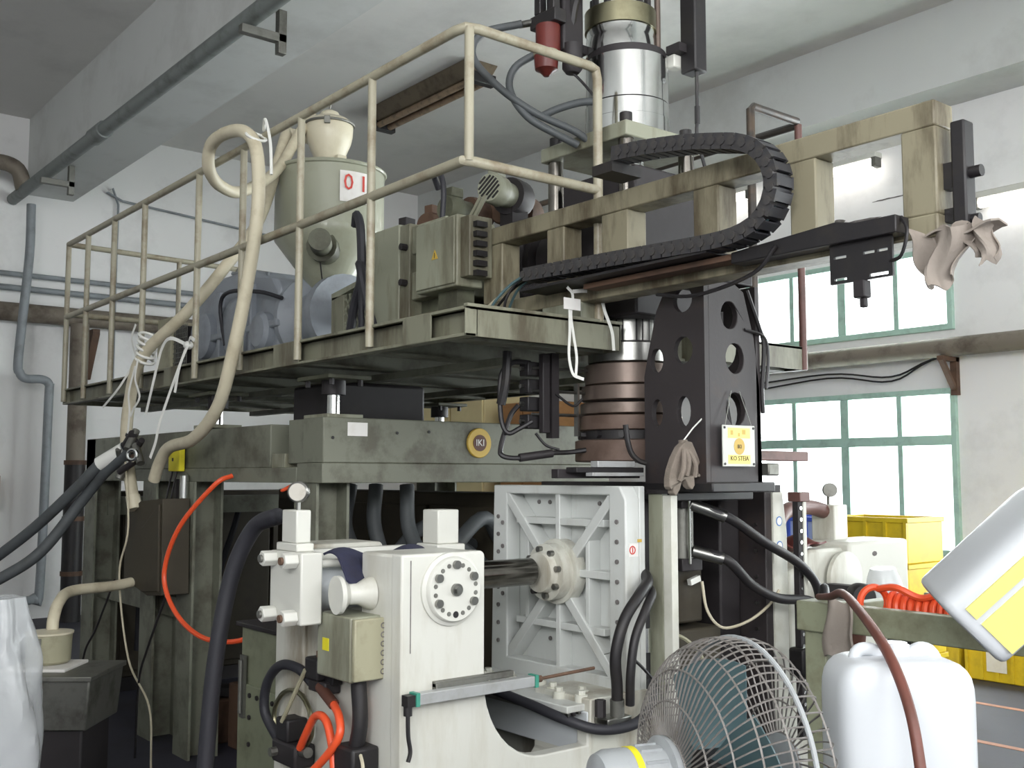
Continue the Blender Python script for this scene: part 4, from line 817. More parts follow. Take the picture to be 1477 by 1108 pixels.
ob('body', MB().box(-3.2, -2.985, 1.75, 1.875, .945, 1.15), 'olive_pale', tb, .006)
ob('lid', MB().box(-2.985, -2.965, 1.755, 1.87, .95, 1.145), 'cream_dirty', tb, .005)
ob('warning_sticker', MB().box(-3.16, -3.12, 1.748, 1.75, 1.03, 1.07), 'yellow', tb, label='small yellow warning sticker')
for k in range(6): ob('rim_clip', MB().torus((-2.964, 1.86, .975 + k * .029), (1, 0, 0), .008, .002, 12, 6), 'stain', tb)
ob('gland', MB().cyl((-3.03, 1.81, .945), (-3.03, 1.81, .92), .025, n=14), 'black', tb)
ob('conduit', MB().tube([(-3.03, 1.81, .93), (-3.02, 1.81, .8), (-3.05, 1.8, .65), (-3.07, 1.8, .4)], .026, 12, 6), 'black', tb)
# ---- ribbed platen
pl = thing('ribbed_platen', 'white cast platen with crossed ribs and bolted round hub', 'platen', (-3.27, 2.9, .72))
PX0, PX1, PZ0, PZ1 = -3.69, -2.865, .72, 1.56
pin = .0
ob('back_plate', MB().box(PX0, PX1, 2.935, 2.965, PZ0, PZ1), 'rib_white', pl, .004)
fr_o = [(PX0, PZ0), (PX1, PZ0), (PX1, 1.51), (PX1 - .03, PZ1), (PX0 + .02, PZ1)]
ob('rim', MB().prism([fr_o, rect(PX0 + .11, PX1 - .09, .84, PZ1 - .035)], 'XZ', 2.86, 2.936), 'rib_white', pl, .006)
hx, hz = -3.262, 1.216
def ribm(p, q, w, y0=2.866): return MB().bar((p[0], (y0 + 2.936) / 2, p[1]), (q[0], (y0 + 2.936) / 2, q[1]), 2.936 - y0, w)
for p, q, y_ in (((PX0 + .09, PZ1 - .03), (PX1 - .07, .83), 2.8635), ((PX0 + .09, .83), (PX1 - .07, PZ1 - .03), 2.866)): ob('diagonal_rib', ribm(p, q, .042, y_), 'rib_white', pl, .004)
ob('vertical_rib', ribm((hx, .82), (hx, PZ1 - .03), .026, 2.8685), 'rib_white', pl, .003)
ob('cross_rib', ribm((PX0 + .1, hz), (PX1 - .08, hz), .03, 2.871), 'rib_white', pl, .003)
ob('cross_rib', ribm((PX0 + .16, 1.415), (PX1 - .13, 1.415), .028, 2.871), 'rib_white', pl, .003)
ob('cross_rib', ribm((PX0 + .16, 1.0), (PX1 - .13, 1.0), .028, 2.871), 'rib_white', pl, .003)
for x in (hx - .2, hx + .17): ob('post_rib', ribm((x, 1.0), (x, 1.415), .022, 2.8735), 'rib_white', pl, .003)
hb = ob('hub', MB().lathe([(.13, .0), (.13, .05), (.112, .052), (.112, .105), (.085, .11), (.078, .14), (.06, .145)], (hx, 2.905, hz), (0, -1, 0), 44), 'white_dirty', pl)
for k in range(8):
    a = 2 * PI * k / 8 + .2; p = Vector((hx + .092 * math.cos(a), 2.80, hz + .092 * math.sin(a)))
    ob('hub_bolt', MB().cyl(p, p + Vector((0, -.022, 0)), .0125, n=12), 'black' if k in (4, 5) else 'steel', hb)
bp_ = [(x, 2.86, .9 + i * .075) for i in range(8) for x in (PX0 + .055, PX1 - .045)] + [(PX0 + .085, 2.86, 1.1 + i * .1) for i in range(4)] + [(x, 2.934, 1.49) for x in (-3.45, -3.38, -3.08, -3.0)] + [(x, 2.934, .93) for x in (-3.38, -3.33, -3.05)]
bolts(pl, 'rim_bolts', bp_, (0, -1, 0), .009, .006, 'stain', 8)
st1 = ob('warning_label', MB().box(PX1, PX1 + .0015, 2.877, 2.925, 1.295, 1.345), 'paper', pl, label='white sticker with red ringed hand mark')
ob('red_ring', MB().torus((PX1 + .0018, 2.894, 1.32), (1, 0, 0), .014, .0025, 24, 6), 'red_ink', st1); ob('red_mark', MB().box(PX1 + .0015, PX1 + .0025, 2.892, 2.897, 1.31, 1.33), 'red_ink', st1)
ob('orange_label', MB().box(PX1, PX1 + .0015, 2.922, 2.945, 1.348, 1.36), 'gold', pl)
ob('foot_beam', MB().box(PX0, PX1, 2.66, 2.86, .6, .755), 'white_blue', pl, .006)
ob('foot_flange', MB().box(PX0 + .02, PX1 - .02, 2.58, 2.86, .755, .78), 'rib_white', pl, .004)
ob('foot_end', MB().prism([(2.665, .8), (2.965, .8), (2.965, .6), (2.985, .56), (3.03, .535), (2.62, .535), (2.66, .58)], 'YZ', PX1 - .3, PX1 + .01), 'white_dirty', pl, .006)
for i in range(3): ob('slide_bar', MB().box(PX0 + .05, PX1 - .01, 2.575 + i * .025, 2.587 + i * .025, .742 + .004 * i, .757), ('steel', 'black', 'steel')[i], pl)
for i, (x, y) in enumerate(((-3.5, 2.7), (-3.45, 2.64), (-3.38, 2.72), (-3.3, 2.66), (-3.22, 2.74), (-3.1, 2.7), (-3.02, 2.66), (-2.98, 2.74), (-2.92, 2.68))):
    ob('slide_bolt', MB().cyl((x, y, .78), (x, y, .805), .024, n=12).cyl((x, y, .805), (x, y, .82), .015, n=6), 'guide_white', pl)
ob('tie_wire', MB().tube([(PX1 + .005, 2.74, .95), (PX1 + .01, 2.82, .96)], .002, 5, 1), 'steel', pl)
# linear scale in front of the press
ls = thing('linear_scale', 'silver linear transducer bar with green end caps across the press front', 'transducer', (-2.8, 2.1, .88))
ob('bar', MB().box(-2.835, -2.80, 1.89, 2.36, .89, .925), 'alu', ls, .002)
ob('end_cap', MB().box(-2.838, -2.797, 1.878, 1.892, .887, .928), 'green_cap', ls); ob('end_cap', MB().box(-2.838, -2.797, 2.36, 2.374, .887, .928), 'green_cap', ls)
ob('plug', MB().box(-2.835, -2.802, 1.848, 1.878, .888, .922).cyl((-2.818, 1.86, .86), (-2.818, 1.86, .89), .014, n=10), 'black', ls)
ob('cable', MB().tube([(-2.818, 1.86, .87), (-2.818, 1.862, .8), (-2.818, 1.87, .75), (-2.818, 1.862, .72)], .007, 8, 5), 'black', ls)
ob('bracket', MB().box(-2.862, -2.84, 1.98, 2.3, .925, .945).box(-2.862, -2.836, 1.98, 2.19, .89, .94), 'steel_dull', ls, .002)
ob('rod_end', MB().cyl((-2.818, 2.374, .91), (-2.818, 2.4, .91), .012, n=10).cyl((-2.818, 2.4, .91), (-2.83, 2.66, .915), .006, n=8), 'rust', ls)
# hoses on the platen side
single('hydraulic_hose', MB().tube([(-2.97, 3.05, 1.255), (-2.90, 2.985, 1.235), (-2.82, 2.93, 1.205), (-2.785, 2.85, 1.165), (-2.775, 2.76, 1.08), (-2.78, 2.72, .96), (-2.79, 2.735, .85), (-2.8, 2.745, .775)], .021, 12, 8), 'black', 'thick black hydraulic hose arching down beside the ribbed platen edge', 'hose')
single('hydraulic_hose', MB().tube([(-2.97, 3.03, 1.21), (-2.89, 2.975, 1.195), (-2.80, 2.93, 1.165), (-2.76, 2.86, 1.12), (-2.75, 2.79, 1.02), (-2.75, 2.765, .9), (-2.77, 2.78, .78)], .017, 12, 8), 'black', 'second black hose following inside the thick platen hose', 'hose')
hf = thing('hose_fitting', 'dirty steel hose fitting block at the foot of the white platen', 'fitting', (-2.81, 2.75, .7))
ob('block', MB().box(-2.855, -2.78, 2.68, 2.8, .715, .74), 'steel', hf, .005)
ob('collar', MB().cyl((-2.8, 2.745, .74), (-2.795, 2.74, .80), .026, n=14), 'steel_dull', hf)
ob('collar', MB().cyl((-2.83, 2.69, .74), (-2.83, 2.69, .80), .02, n=6), 'dark', hf)
single('hydraulic_hose', MB().tube([(-3.6, 2.55, .79), (-3.4, 2.555, .79), (-3.1, 2.56, .765), (-2.9, 2.58, .735), (-2.8, 2.66, .705), (-2.77, 2.8, .71), (-2.78, 2.9, .76), (-2.82, 2.95, .84)], .019, 10, 8), 'rubber', 'black hose running along the slide foot and curling up at its end', 'hose')
single('thin_cable', MB().tube([(-2.79, 2.8, .95), (-2.78, 2.88, .88), (-2.79, 2.96, .8), (-2.8, 2.99, .7), (-2.8, 2.95, .6), (-2.78, 2.9, .55)], .006, 6, 6), 'black', 'thin dark cable trailing down the platen foot', 'cable')
# ---- dark mould side and guide posts
gp = thing('guide_post', 'tall white and green square guide post in front of the dark mould', 'post', (-2.8, 3.03, .5))
ob('white_face', MB().box(-2.825, -2.78, 3.02, 3.055, .3, 1.525), 'guide_white', gp, .003)
ob('green_face', MB().box(-2.90, -2.826, 3.02, 3.05, .3, 1.535), 'olive_pale', gp, .003)
ob('cap', MB().box(-2.9, -2.78, 3.01, 3.06, 1.53, 1.545), 'dark', gp)
ml = thing('mould', 'dark greasy steel mould assembly with chrome pins between the platens', 'mould', (-3.25, 3.35, .3))
ob('mould_half', MB().box(-3.6, -2.98, 3.0, 3.12, .75, 1.5), 'dark', ml, .01)
ob('mould_half', MB().box(-3.6, -3.0, 3.56, 3.69, .8, 1.5), 'dark', ml, .01)
ob('centre_block', MB().box(-3.4, -2.98, 3.2, 3.42, 1.0, 1.22), 'dark_brown_box', ml, .01)
ob('lower_block', MB().box(-3.45, -2.95, 3.14, 3.5, .3, .98), 'dark_brown_box', ml, .01)
ob('blow_cylinder', MB().cyl((-2.95, 3.26, 1.27), (-2.95, 3.26, 1.47), .05, n=20), 'steel_dull', ml)
for z0, z1 in ((1.47, 1.505), (1.22, 1.27)): ob('cylinder_head', MB().box(-3.01, -2.89, 3.2, 3.32, z0, z1), 'dark', ml, .004)
ob('pin', MB().cyl((-2.885, 3.24, 1.25), (-2.885, 3.24, 1.5), .007, n=8), 'chrome', ml)
ob('pin', MB().cyl((-3.0, 3.16, 1.1), (-3.0, 3.16, 1.5), .006, n=8), 'chrome', ml)
ob('pin', MB().cyl((-2.94, 3.20, .92), (-2.94, 3.20, 1.2), .007, n=8), 'copper', ml)
ob('chrome_sleeve', MB().cyl((-2.9, 2.99, .93), (-2.9, 2.99, 1.02), .028, n=20), 'chrome', ml)
ob('sensor', MB().obox((-2.965, 3.15, 1.175), (.02, .035, .022), (0, 0, .3)), 'strap', ml); ob('sensor', MB().obox((-2.95, 3.335, 1.175), (.02, .06, .024), (.25, 0, 0)), 'strap', ml)
ob('top_bar', MB().box(-3.3, -2.85, 3.1, 3.6, 1.5, 1.535), 'black', ml, .005)
single('thin_cable', MB().tube([(-2.93, 3.36, 1.17), (-2.92, 3.38, 1.05), (-2.9, 3.45, .98), (-2.86, 3.56, 1.0), (-2.83, 3.66, 1.06), (-2.82, 3.72, 1.12)], .006, 6, 6), 'cream_hose', 'thin cream sensor cable drooping across the dark mould', 'cable')
single('thin_cable', MB().tube([(-2.85, 3.05, .99), (-2.84, 3.13, .98), (-2.83, 3.2, .93), (-2.82, 3.24, .86), (-2.82, 3.24, .7)], .008, 6, 6), 'cream_dirty', 'pale cable curving down behind the fan top', 'cable')
for p, lb in (([(-2.89, 3.25, 1.487), (-2.80, 3.38, 1.43), (-2.77, 3.56, 1.33), (-2.75, 3.75, 1.24), (-2.74, 3.86, 1.15), (-2.74, 3.90, 1.05)], 'upper thick black hose crossing in front of the perforated platen'),
              ([(-2.89, 3.26, 1.30), (-2.80, 3.36, 1.265), (-2.77, 3.48, 1.16), (-2.75, 3.62, 1.1), (-2.74, 3.8, 1.08), (-2.73, 3.9, 1.04)], 'lower thick black hose crossing in front of the perforated platen')):
    t = thing('hydraulic_hose', lb, 'hose', p[-1], 'mould hoses')
    ob('hose', MB().tube(p, .02, 10, 8), 'black', t)
    ob('crimp', MB().cyl(p[0], Vector(p[0]) + (Vector(p[1]) - Vector(p[0])) * .9, .025, n=14), 'steel', t)
op = thing('perforated_platen', 'dark drilled platen with white edge on the far side of the mould', 'platen', (-3.27, 3.76, .5))
ob('plate', MB().box(-3.69, -2.87, 3.70, 3.745, .5, 1.56), 'black_cast', op, .004)
ob('edge', MB().prism([(3.745, .5), (3.84, .5), (3.84, 1.35), (3.815, 1.53), (3.745, 1.53)], 'YZ', -3.69, -2.862), 'guide_white', op, .006)
ob('foot', MB().box(-3.69, -2.87, 3.70, 3.84, 0, .5), 'dark', op)
ob('top_block', MB().box(-2.95, -2.862, 3.748, 3.80, 1.53, 1.56), 'dark', op)
bolts(op, 'drilled_bolts', [(-3.4 + .12 * i, 3.70, .62 + .11 * j + .05 * (i % 2)) for i in range(5) for j in range(8)], (0, -1, 0), .008, .006, 'steel', 8)
for z in (1.405, 1.3): ob('blue_sticker', MB().lathe([(.021, 0), (.021, .001)], (-2.8618, 3.785, z), (1, 0, 0), 24), 'blue_ink', op); ob('sticker_face', MB().lathe([(.016, 0), (.016, .0012)], (-2.8612, 3.785, z), (1, 0, 0), 24), 'strap', op)
gr = thing('guide_rail', 'bolted linear guide rail standing along the far platen edge', 'rail', (-2.78, 3.82, .6))
ob('rail', MB().box(-2.80, -2.77, 3.795, 3.825, .5, 1.505), 'dark', gr, .002)
ob('white_side', MB().box(-2.80, -2.765, 3.825, 3.845, .5, 1.52), 'guide_white', gr)
ob('stop_block', MB().box(-2.82, -2.755, 3.79, 3.86, 1.49, 1.53), 'rail_brown', gr, .003)
mb_ = MB()
for i in range(20): mb_.cyl((-2.77, 3.81, .55 + i * .048), (-2.766, 3.81, .55 + i * .048), .008, n=10)
ob('rail_screws', mb_, 'chrome', gr, kind='stuff')
ob('lower_carriage', MB().box(-2.82, -2.74, 3.77, 3.87, .76, .88), 'black', gr, .012)
# ---- far clamp half
fc = thing('far_clamp_unit', 'white press frame on the far side of the mould with hose and gauge', 'clamp unit', (-3.2, 4.4, 0))
ob('side_plate', MB().box(-3.11, -2.86, 4.3, 4.79, .3, 1.295), 'white_dirty', fc, .015)
ob('inner_block', MB().prism([(3.9, .6), (4.32, .6), (4.32, 1.27), (4.05, 1.27), (3.98, 1.2), (3.9, 1.18)], 'YZ', -3.2, -2.9), 'white_dirty', fc, .015)
ob('end_cap', MB().lathe([(.125, 0), (.125, .02), (.11, .03)], (-2.88, 4.27, 1.13), (1, 0, 0), 40), 'white_dirty', fc)
ob('base_plinth', MB().box(-3.3, -2.86, 3.88, 4.9, 0, .3), 'dark', fc, .01)
ob('lower_block', MB().box(-3.2, -2.92, 3.9, 4.32, .3, .6), 'white_dirty', fc)
ob('port_block', MB().box(-3.15, -3.02, 4.42, 4.53, 1.27, 1.46), 'white_dirty', fc, .006)
ob('hose', MB().tube([(-3.08, 4.42, 1.43), (-3.08, 4.3, 1.45), (-3.05, 4.1, 1.44), (-3.02, 3.98, 1.38), (-3.0, 3.9, 1.2)], .036, 12, 6), 'rail_brown', fc)
ob('gauge', MB().cyl((-3.1, 4.49, 1.46), (-3.1, 4.49, 1.5), .007, n=8).lathe([(.034, 0), (.034, .025)], (-3.1, 4.5, 1.53), (.75, -.66, 0), 24), 'steel_dull', fc)
ob('paint_chips', MB().prism(circ(4.62, 1.02, .035, .03, 9), 'YZ', -2.861, -2.8585).prism(circ(4.5, 1.235, .02, .012, 7), 'YZ', -2.861, -2.8585), 'stain', fc)
single('work_cloth', MB().sheet(lambda u, v: (-3.1 + .22 * v, 3.95 + .2 * u, 1.285 + .03 * math.sin(8 * u + 4 * v) * math.sin(3 * v) + .02 * u), 16, 12, .004), 'red', 'crumpled red and dark cloth lying on the far white press', 'cloth')
dk = thing('hand_wheel_motor', 'dark oval air motor hung at the front of the far press', 'motor', (-2.75, 4.1, .85))
ob('body', MB().lathe([(.03, 0), (.055, .02), (.058, .08), (.05, .1)], (-2.72, 4.13, 1.08), (.8, -.6, 0), 24), 'black', dk)
ob('neck', MB().tube([(-2.73, 4.13, 1.05), (-2.72, 4.13, .95), (-2.74, 4.14, .82)], .04, 10, 5), 'brown', dk)
ob('mount', MB().box(-2.86, -2.72, 4.1, 4.16, 1.06, 1.12), 'dark', dk)
bt = single('plastic_bag', MB().tube([(-2.62, 4.18, 1.2), (-2.62, 4.19, 1.12), (-2.61, 4.2, 1.0), (-2.6, 4.2, .93)], lambda t: .03 + .05 * math.sin(PI * (.15 + .75 * t)), 14, 6), 'bagfilm', 'clear crumpled plastic bag hung beside the dark air motor', 'bag')

# ================================================================== hoses and clutter on the left
t = thing('loader_hose', 'cream flexible hose slanting from the loader down to the brown chute box', 'hose', (-6.4, 2.25, 1.44))
PA = [(-6.38, 3.2, 3.9), (-6.289, 3.13, 3.78), (-6.12, 2.9, 3.225), (-5.93, 2.6, 2.85), (-6.065, 2.42, 2.567), (-6.401, 2.28, 2.318), (-6.537, 2.26, 2.05), (-6.546, 2.25, 1.795), (-6.42, 2.24, 1.56), (-6.36, 2.25, 1.40)]
ob('hose', MB().tube(PA, .036, 12, 10), 'cream_hose', t)
ob('cuff', MB().tube([(-6.39, 2.245, 1.48), (-6.36, 2.25, 1.40)], .042, 12, 1), 'cream', t)
t = thing('loader_hose', 'cream flexible hose looped over the handrail and hanging below the deck', 'hose', (-6.06, 2.25, 1.55))
PB = [(-6.262, 3.36, 4.0), (-6.25, 3.25, 3.9), (-6.1, 3.0, 3.542), (-5.729, 2.6, 3.256), (-5.582, 2.4, 3.222), (-5.46, 2.28, 3.27), (-5.35, 2.24, 3.36), (-5.183, 2.24, 3.385), (-4.98, 2.26, 3.35), (-4.87, 2.28, 3.226), (-4.841, 2.28, 2.929), (-4.936, 2.28, 2.593), (-5.037, 2.26, 2.251), (-5.216, 2.26, 1.961), (-5.497, 2.25, 1.8), (-5.837, 2.25, 1.759), (-5.98, 2.25, 1.68), (-6.066, 2.25, 1.577)]
ob('hose', MB().tube(PB, .034, 12, 8), 'cream_hose', t)
ob('tie', MB().torus((-4.9, 2.29, 3.31), (.6, 0, .8), .05, .008, 20, 6).tube([(-4.9, 2.33, 3.35), (-4.82, 2.3, 3.38), (-4.76, 2.3, 3.25), (-4.74, 2.3, 3.08)], .008, 6, 5), 'strap', t)
for P, lb in (([(-6.423, 2.2, 1.771), (-6.55, 2.1, 1.67), (-6.665, 2.0, 1.522), (-6.9, 1.85, 1.3), (-7.134, 1.7, 1.115), (-7.5, 1.4, .8), (-7.9, 1.1, .3)], 'upper thick grey hose leaving the tied hose cluster at the deck edge'),
              ([(-6.359, 2.22, 1.749), (-6.55, 2.13, 1.62), (-6.689, 2.05, 1.458), (-6.794, 1.85, 1.149), (-6.902, 1.65, .988), (-7.1, 1.35, .8), (-7.4, 1.0, .3)], 'lower sagging thick grey hose leaving the tied hose cluster at the deck edge')):
    single('suction_hose', MB().tube(P, .034, 12, 8), 'rubber_grey', lb, 'hose', 'grey suction hoses')
hc = thing('hose_coupling', 'cluster of dirty metal hose couplings tied under the deck edge', 'coupling', (-6.3, 2.24, 1.6))
for k in range(9):
    a = Vector((-6.34 + random.uniform(-.12, .14), 2.2 + random.uniform(-.03, .03), 1.74 + random.uniform(-.1, .08))); d = Vector((random.uniform(-1, 1), random.uniform(-.4, .4), random.uniform(-1, 1))).normalized() * .07
    ob('fitting', MB().cyl(a - d, a + d, random.uniform(.018, .03), n=10), random.choice(('dark', 'rust', 'steel_dull', 'dark')), hc)
ob('wrap', MB().cyl((-6.42, 2.2, 1.76), (-6.56, 2.1, 1.67), .045, n=12), 'strap', hc)
ob('coupling_ring', MB().torus((-6.2, 2.17, 1.72), (.6, -.8, 0), .03, .012, 16, 8), 'chrome', hc)
t = thing('strap_knot', 'frayed white strap knot binding the cream hose to the deck edge', 'strap', (-6.4, 2.3, 2.0))
for k in range(5): ob('wrap', MB().torus((-6.41 + .012 * k, 2.3, 2.30 + .035 * k), (.5, .1, .85), .055, .009, 18, 6), 'strap', t)
for P in ([(-6.42, 2.25, 2.3), (-6.5, 2.22, 2.2), (-6.6, 2.2, 2.12), (-6.85, 2.2, 2.03)], [(-6.36, 2.24, 2.3), (-6.34, 2.22, 2.18), (-6.2, 2.2, 2.06), (-6.3, 2.2, 1.99), (-6.34, 2.2, 1.95)], [(-6.4, 2.24, 2.26), (-6.44, 2.22, 2.1), (-6.36, 2.2, 1.98), (-6.38, 2.2, 1.85)], [(-6.4, 2.24, 2.32), (-6.36, 2.2, 2.42), (-6.3, 2.2, 2.5)]):
    ob('loose_end', ribbon(P, .016, (.3, -.95, 0)), 'strap', t)
t = thing('strap_knot', 'white strap tied in a bow on a handrail post above the yellow sign', 'strap', (-5.75, 2.3, 1.8))
for P in ([(-5.76, 2.31, 2.33), (-5.9, 2.26, 2.38), (-6.0, 2.25, 2.33), (-6.06, 2.24, 2.2)], [(-5.76, 2.31, 2.33), (-5.66, 2.28, 2.36), (-5.6, 2.28, 2.34)], [(-5.74, 2.3, 2.33), (-5.73, 2.25, 2.2), (-5.76, 2.24, 2.06)], [(-5.77, 2.3, 2.31), (-5.83, 2.25, 2.1), (-5.92, 2.22, 1.9), (-5.95, 2.21, 1.79), (-6.0, 2.2, 1.7)], [(-6.06, 2.24, 2.2), (-6.1, 2.23, 2.08), (-6.17, 2.23, 1.96)]):
    ob('ribbon', ribbon(P, .02, (.3, -.95, 0)), 'strap', t)
ob('knot', MB().sph((-5.76, 2.31, 2.33), .035, (1, .8, .7), 10, 8), 'strap', t)
yl = thing('yellow_sign', 'small bright yellow control label box hung on the side beam', 'sign', (-6.15, 2.42, 1.63))
ob('plate', MB().box(-6.245, -6.075, 2.40, 2.435, 1.625, 1.81), 'yellow', yl, .005)
ob('mark', MB().box(-6.185, -6.165, 2.398, 2.40, 1.685, 1.705), 'black', yl)
for z in (1.745, 1.77): ob('print_line', MB().box(-6.22, -6.1, 2.399, 2.40, z, z + .008), 'gold', yl)
for x in (-6.2, -6.13): ob('lead', MB().tube([(x, 2.41, 1.63), (x + .01, 2.38, 1.5), (x - .02, 2.36, 1.3)], .006, 6, 4), 'black', yl)
bb = thing('chute_box', 'rusty dark brown sheet metal chute box under the deck side', 'box', (-6.15, 2.35, .9))
ob('front', MB().prism([(-6.55, 1.36), (-6.3, 1.45), (-5.95, 1.47), (-5.93, .93), (-6.15, .91), (-6.55, .98)], 'XZ', 2.26, 2.42), 'dark_brown_box', bb, .004)
ob('side_panel', MB().prism([(-6.22, 1.30), (-5.97, 1.44), (-5.95, .95), (-6.2, .93)], 'XZ', 2.245, 2.26), 'dark_brown_box', bb, .004)
ob('hanger', MB().box(-6.2, -6.16, 2.42, 2.45, 1.2, 1.58), 'dark', bb)
single('air_hose', MB().tube([(-5.36, 2.41, 1.6), (-5.38, 2.32, 1.55), (-5.6, 2.22, 1.319), (-5.74, 2.2, 1.06), (-5.58, 2.21, .87), (-5.3, 2.25, .77), (-5.0, 2.32, .79), (-4.9, 2.4, .9), (-4.7, 2.42, 1.0)], .013, 8, 8), 'orange', 'orange air hose hanging in a long curve under the machine frame', 'hose')
single('air_hose', MB().tube([(-4.95, 2.6, 1.56), (-4.9, 2.48, 1.53), (-4.86, 2.46, 1.53), (-4.82, 2.5, 1.56)], .009, 8, 6), 'orange', 'short orange air hose loop just under the frame flange', 'hose')
single('thin_wire', MB().tube([(-6.425, 2.2, 1.76), (-6.321, 2.2, 1.3), (-6.449, 2.2, 1.009), (-6.254, 2.2, .548), (-5.906, 2.2, .332), (-5.852, 2.2, .01)], .006, 6, 8), 'cream_hose', 'thin pale wire dangling from the coupling cluster to the floor', 'wire')
single('thin_wire', MB().tube([(-6.823, 2.3, .95), (-6.95, 2.24, .65), (-7.068, 2.2, .442), (-7.1, 2.2, .02)], .007, 6, 6), 'black', 'thin black wire hanging left of the brown chute box', 'wire')
single('thin_wire', MB().tube([(-5.776, 2.23, .95), (-5.95, 2.2, .65), (-6.076, 2.2, .437), (-6.1, 2.2, .02)], .007, 6, 6), 'black', 'thin black wire hanging below the chute box corner', 'wire')
# bucket on a steel bin, plastic bag
bn = thing('steel_bin', 'dull grey sheet steel bin on a dark base', 'bin', (-5.62, 1.64, 0))
Rv = Vector((.628, .778, 0)); Fv = Vector((-.778, .628, 0))
def rbox(c, w, d, z0, z1, flare=0):
    c = Vector(c); vs = []
    for z, e in ((z0, 0), (z1, flare)):
        for a, b in ((-1, -1), (1, -1), (1, 1), (-1, 1)): vs.append(c + Rv * a * (w / 2 + e) + Fv * b * (d / 2 + e) + Vector((0, 0, z)))
    return MB().add(vs, [(3, 2, 1, 0), (4, 5, 6, 7), (0, 1, 5, 4), (1, 2, 6, 5), (2, 3, 7, 6), (3, 0, 4, 7)])
ob('tub', rbox((-5.72, 1.68, 0), .42, .42, .36, .62, .02), 'steel_dull', bn, .008)
ob('rim', rbox((-5.72, 1.68, 0), .48, .48, .60, .625), 'steel_dull', bn, .004)
ob('base', rbox((-5.72, 1.68, 0), .36, .36, 0, .36), 'dark', bn, .01)
ob('lid_board', rbox((-5.8, 1.62, 0), .32, .3, .625, .64), 'paper', bn, .003)
bk = thing('bucket', 'cream enamel lidded bucket standing on the steel bin', 'bucket', (-5.83, 1.64, .64))
ob('body', MB().lathe([(.095, .642), (.108, .655), (.113, .76), (.115, .79), (.105, .79)], (-5.83, 1.64, 0), n=32), 'cream_dirty', bk)
ob('lid', MB().lathe([(.12, .79), (.12, .8), (.06, .805), (.0, .806)], (-5.83, 1.64, 0), n=32), 'cream', bk)
ob('latch', MB().obox((-5.745, 1.56, .765), (.03, .03, .03)), 'steel_dull', bk)
ob('hose', MB().tube([(-5.85, 1.66, .8), (-5.87, 1.67, .86), (-5.96, 1.72, .93), (-6.15, 1.84, .965), (-6.33, 2.12, .96), (-6.38, 2.25, .97)], .03, 12, 8), 'cream_hose', bk)
def bagf(c, r, h, seed, mb=None):
    rnd = random.Random(seed); mb = mb or MB(); n, m = 44, 70; ph = [rnd.uniform(0, 6.28) for _ in range(6)]; vs = []; fs = []
    for i in range(m + 1):
        v = i / m
        for k in range(n):
            q = 2 * PI * k / n
            rr = r * (.35 + .65 * math.sin(PI * min(1, .12 + v * .8))) * (1 + .13 * math.sin(5 * q + ph[0] + 7 * v) + .07 * abs(math.sin(4 * q + ph[1] - 9 * v)) + .05 * math.sin(3 * q + 17 * v + ph[2]) + .03 * abs(math.sin(6 * q - 21 * v + ph[3])))
            vs.append(Vector(c) + Vector((rr * math.cos(q), rr * math.sin(q), h * v)))
    for i in range(m):
        for k in range(n): fs.append((i * n + k, i * n + (k + 1) % n, (i + 1) * n + (k + 1) % n, (i + 1) * n + k))
    fs += [tuple(range(n)), tuple(m * n + k for k in range(n))]
    return mb.add(vs, fs, True)
single('pellet_bag', bagf((-4.40, 1.05, 0), .16, 1.14, 3), 'bagfilm', 'crumpled clear white plastic sack standing at the aisle edge', 'bag')
# oil tank and thick hose behind the press
ot = thing('oil_tank', 'olive green hydraulic oil tank with sight gauge behind the press', 'tank', (-4.1, 2.2, 0))
ob('body', MB().box(-4.36, -3.78, 2.02, 2.5, .05, .955), 'tank_green', ot, .008)
ob('lid', MB().box(-4.38, -3.76, 2.0, 2.52, .955, .975), 'dark', ot, .004)
ob('flange', MB().box(-4.36, -3.78, 2.008, 2.02, .05, .72), 'tank_green', ot, .003)
ob('sight_gauge', MB().box(-4.32, -4.28, 1.995, 2.008, .58, .84).cyl((-4.30, 1.99, .6), (-4.30, 1.99, .82), .01, n=8), 'steel_dull', ot)
bolts(ot, 'bolts', [(-4.24, 2.008, .15 + .11 * i) for i in range(5)] + [(-4.24 + .07 * i, 2.008, .68) for i in range(6)], (0, -1, 0), .01, .008, 'dark', 6)
single('hydraulic_hose', MB().tube([(-3.33, 1.70, 1.46), (-3.42, 1.695, 1.455), (-3.55, 1.68, 1.41), (-3.63, 1.64, 1.247), (-3.66, 1.6, .964), (-3.68, 1.58, .615), (-3.7, 1.56, .02)], lambda t: .03 if t > .12 else .024, 12, 8), 'rubber', 'thick dark hydraulic hose dropping from the gauge block to the floor', 'hose')
# solenoids and air lines on the press end wall
sl = thing('solenoid_valve', 'black solenoid valve on the white end wall below the terminal box', 'valve', (-3.33, 1.84, .86))
ob('coil', MB().box(-3.38, -3.29, 1.80, 1.872, .90, .975), 'black', sl, .008)
ob('nut', MB().cyl((-3.335, 1.835, .975), (-3.335, 1.835, .995), .012, n=8), 'rust', sl)
ob('body', MB().box(-3.37, -3.25, 1.81, 1.872, .86, .90), 'dark', sl, .006)
ob('side_plug', MB().box(-3.29, -3.235, 1.83, 1.872, .89, .95), 'black', sl, .006)
ob('elbow', MB().cyl((-3.30, 1.82, .88), (-3.17, 1.80, .845), .019, n=12), 'brown', sl)
sl2 = thing('solenoid_valve', 'lower black solenoid valve block beside the coiled tube', 'valve', (-3.5, 1.84, .6))
ob('coil', MB().box(-3.57, -3.48, 1.79, 1.872, .66, .74), 'black', sl2, .008)
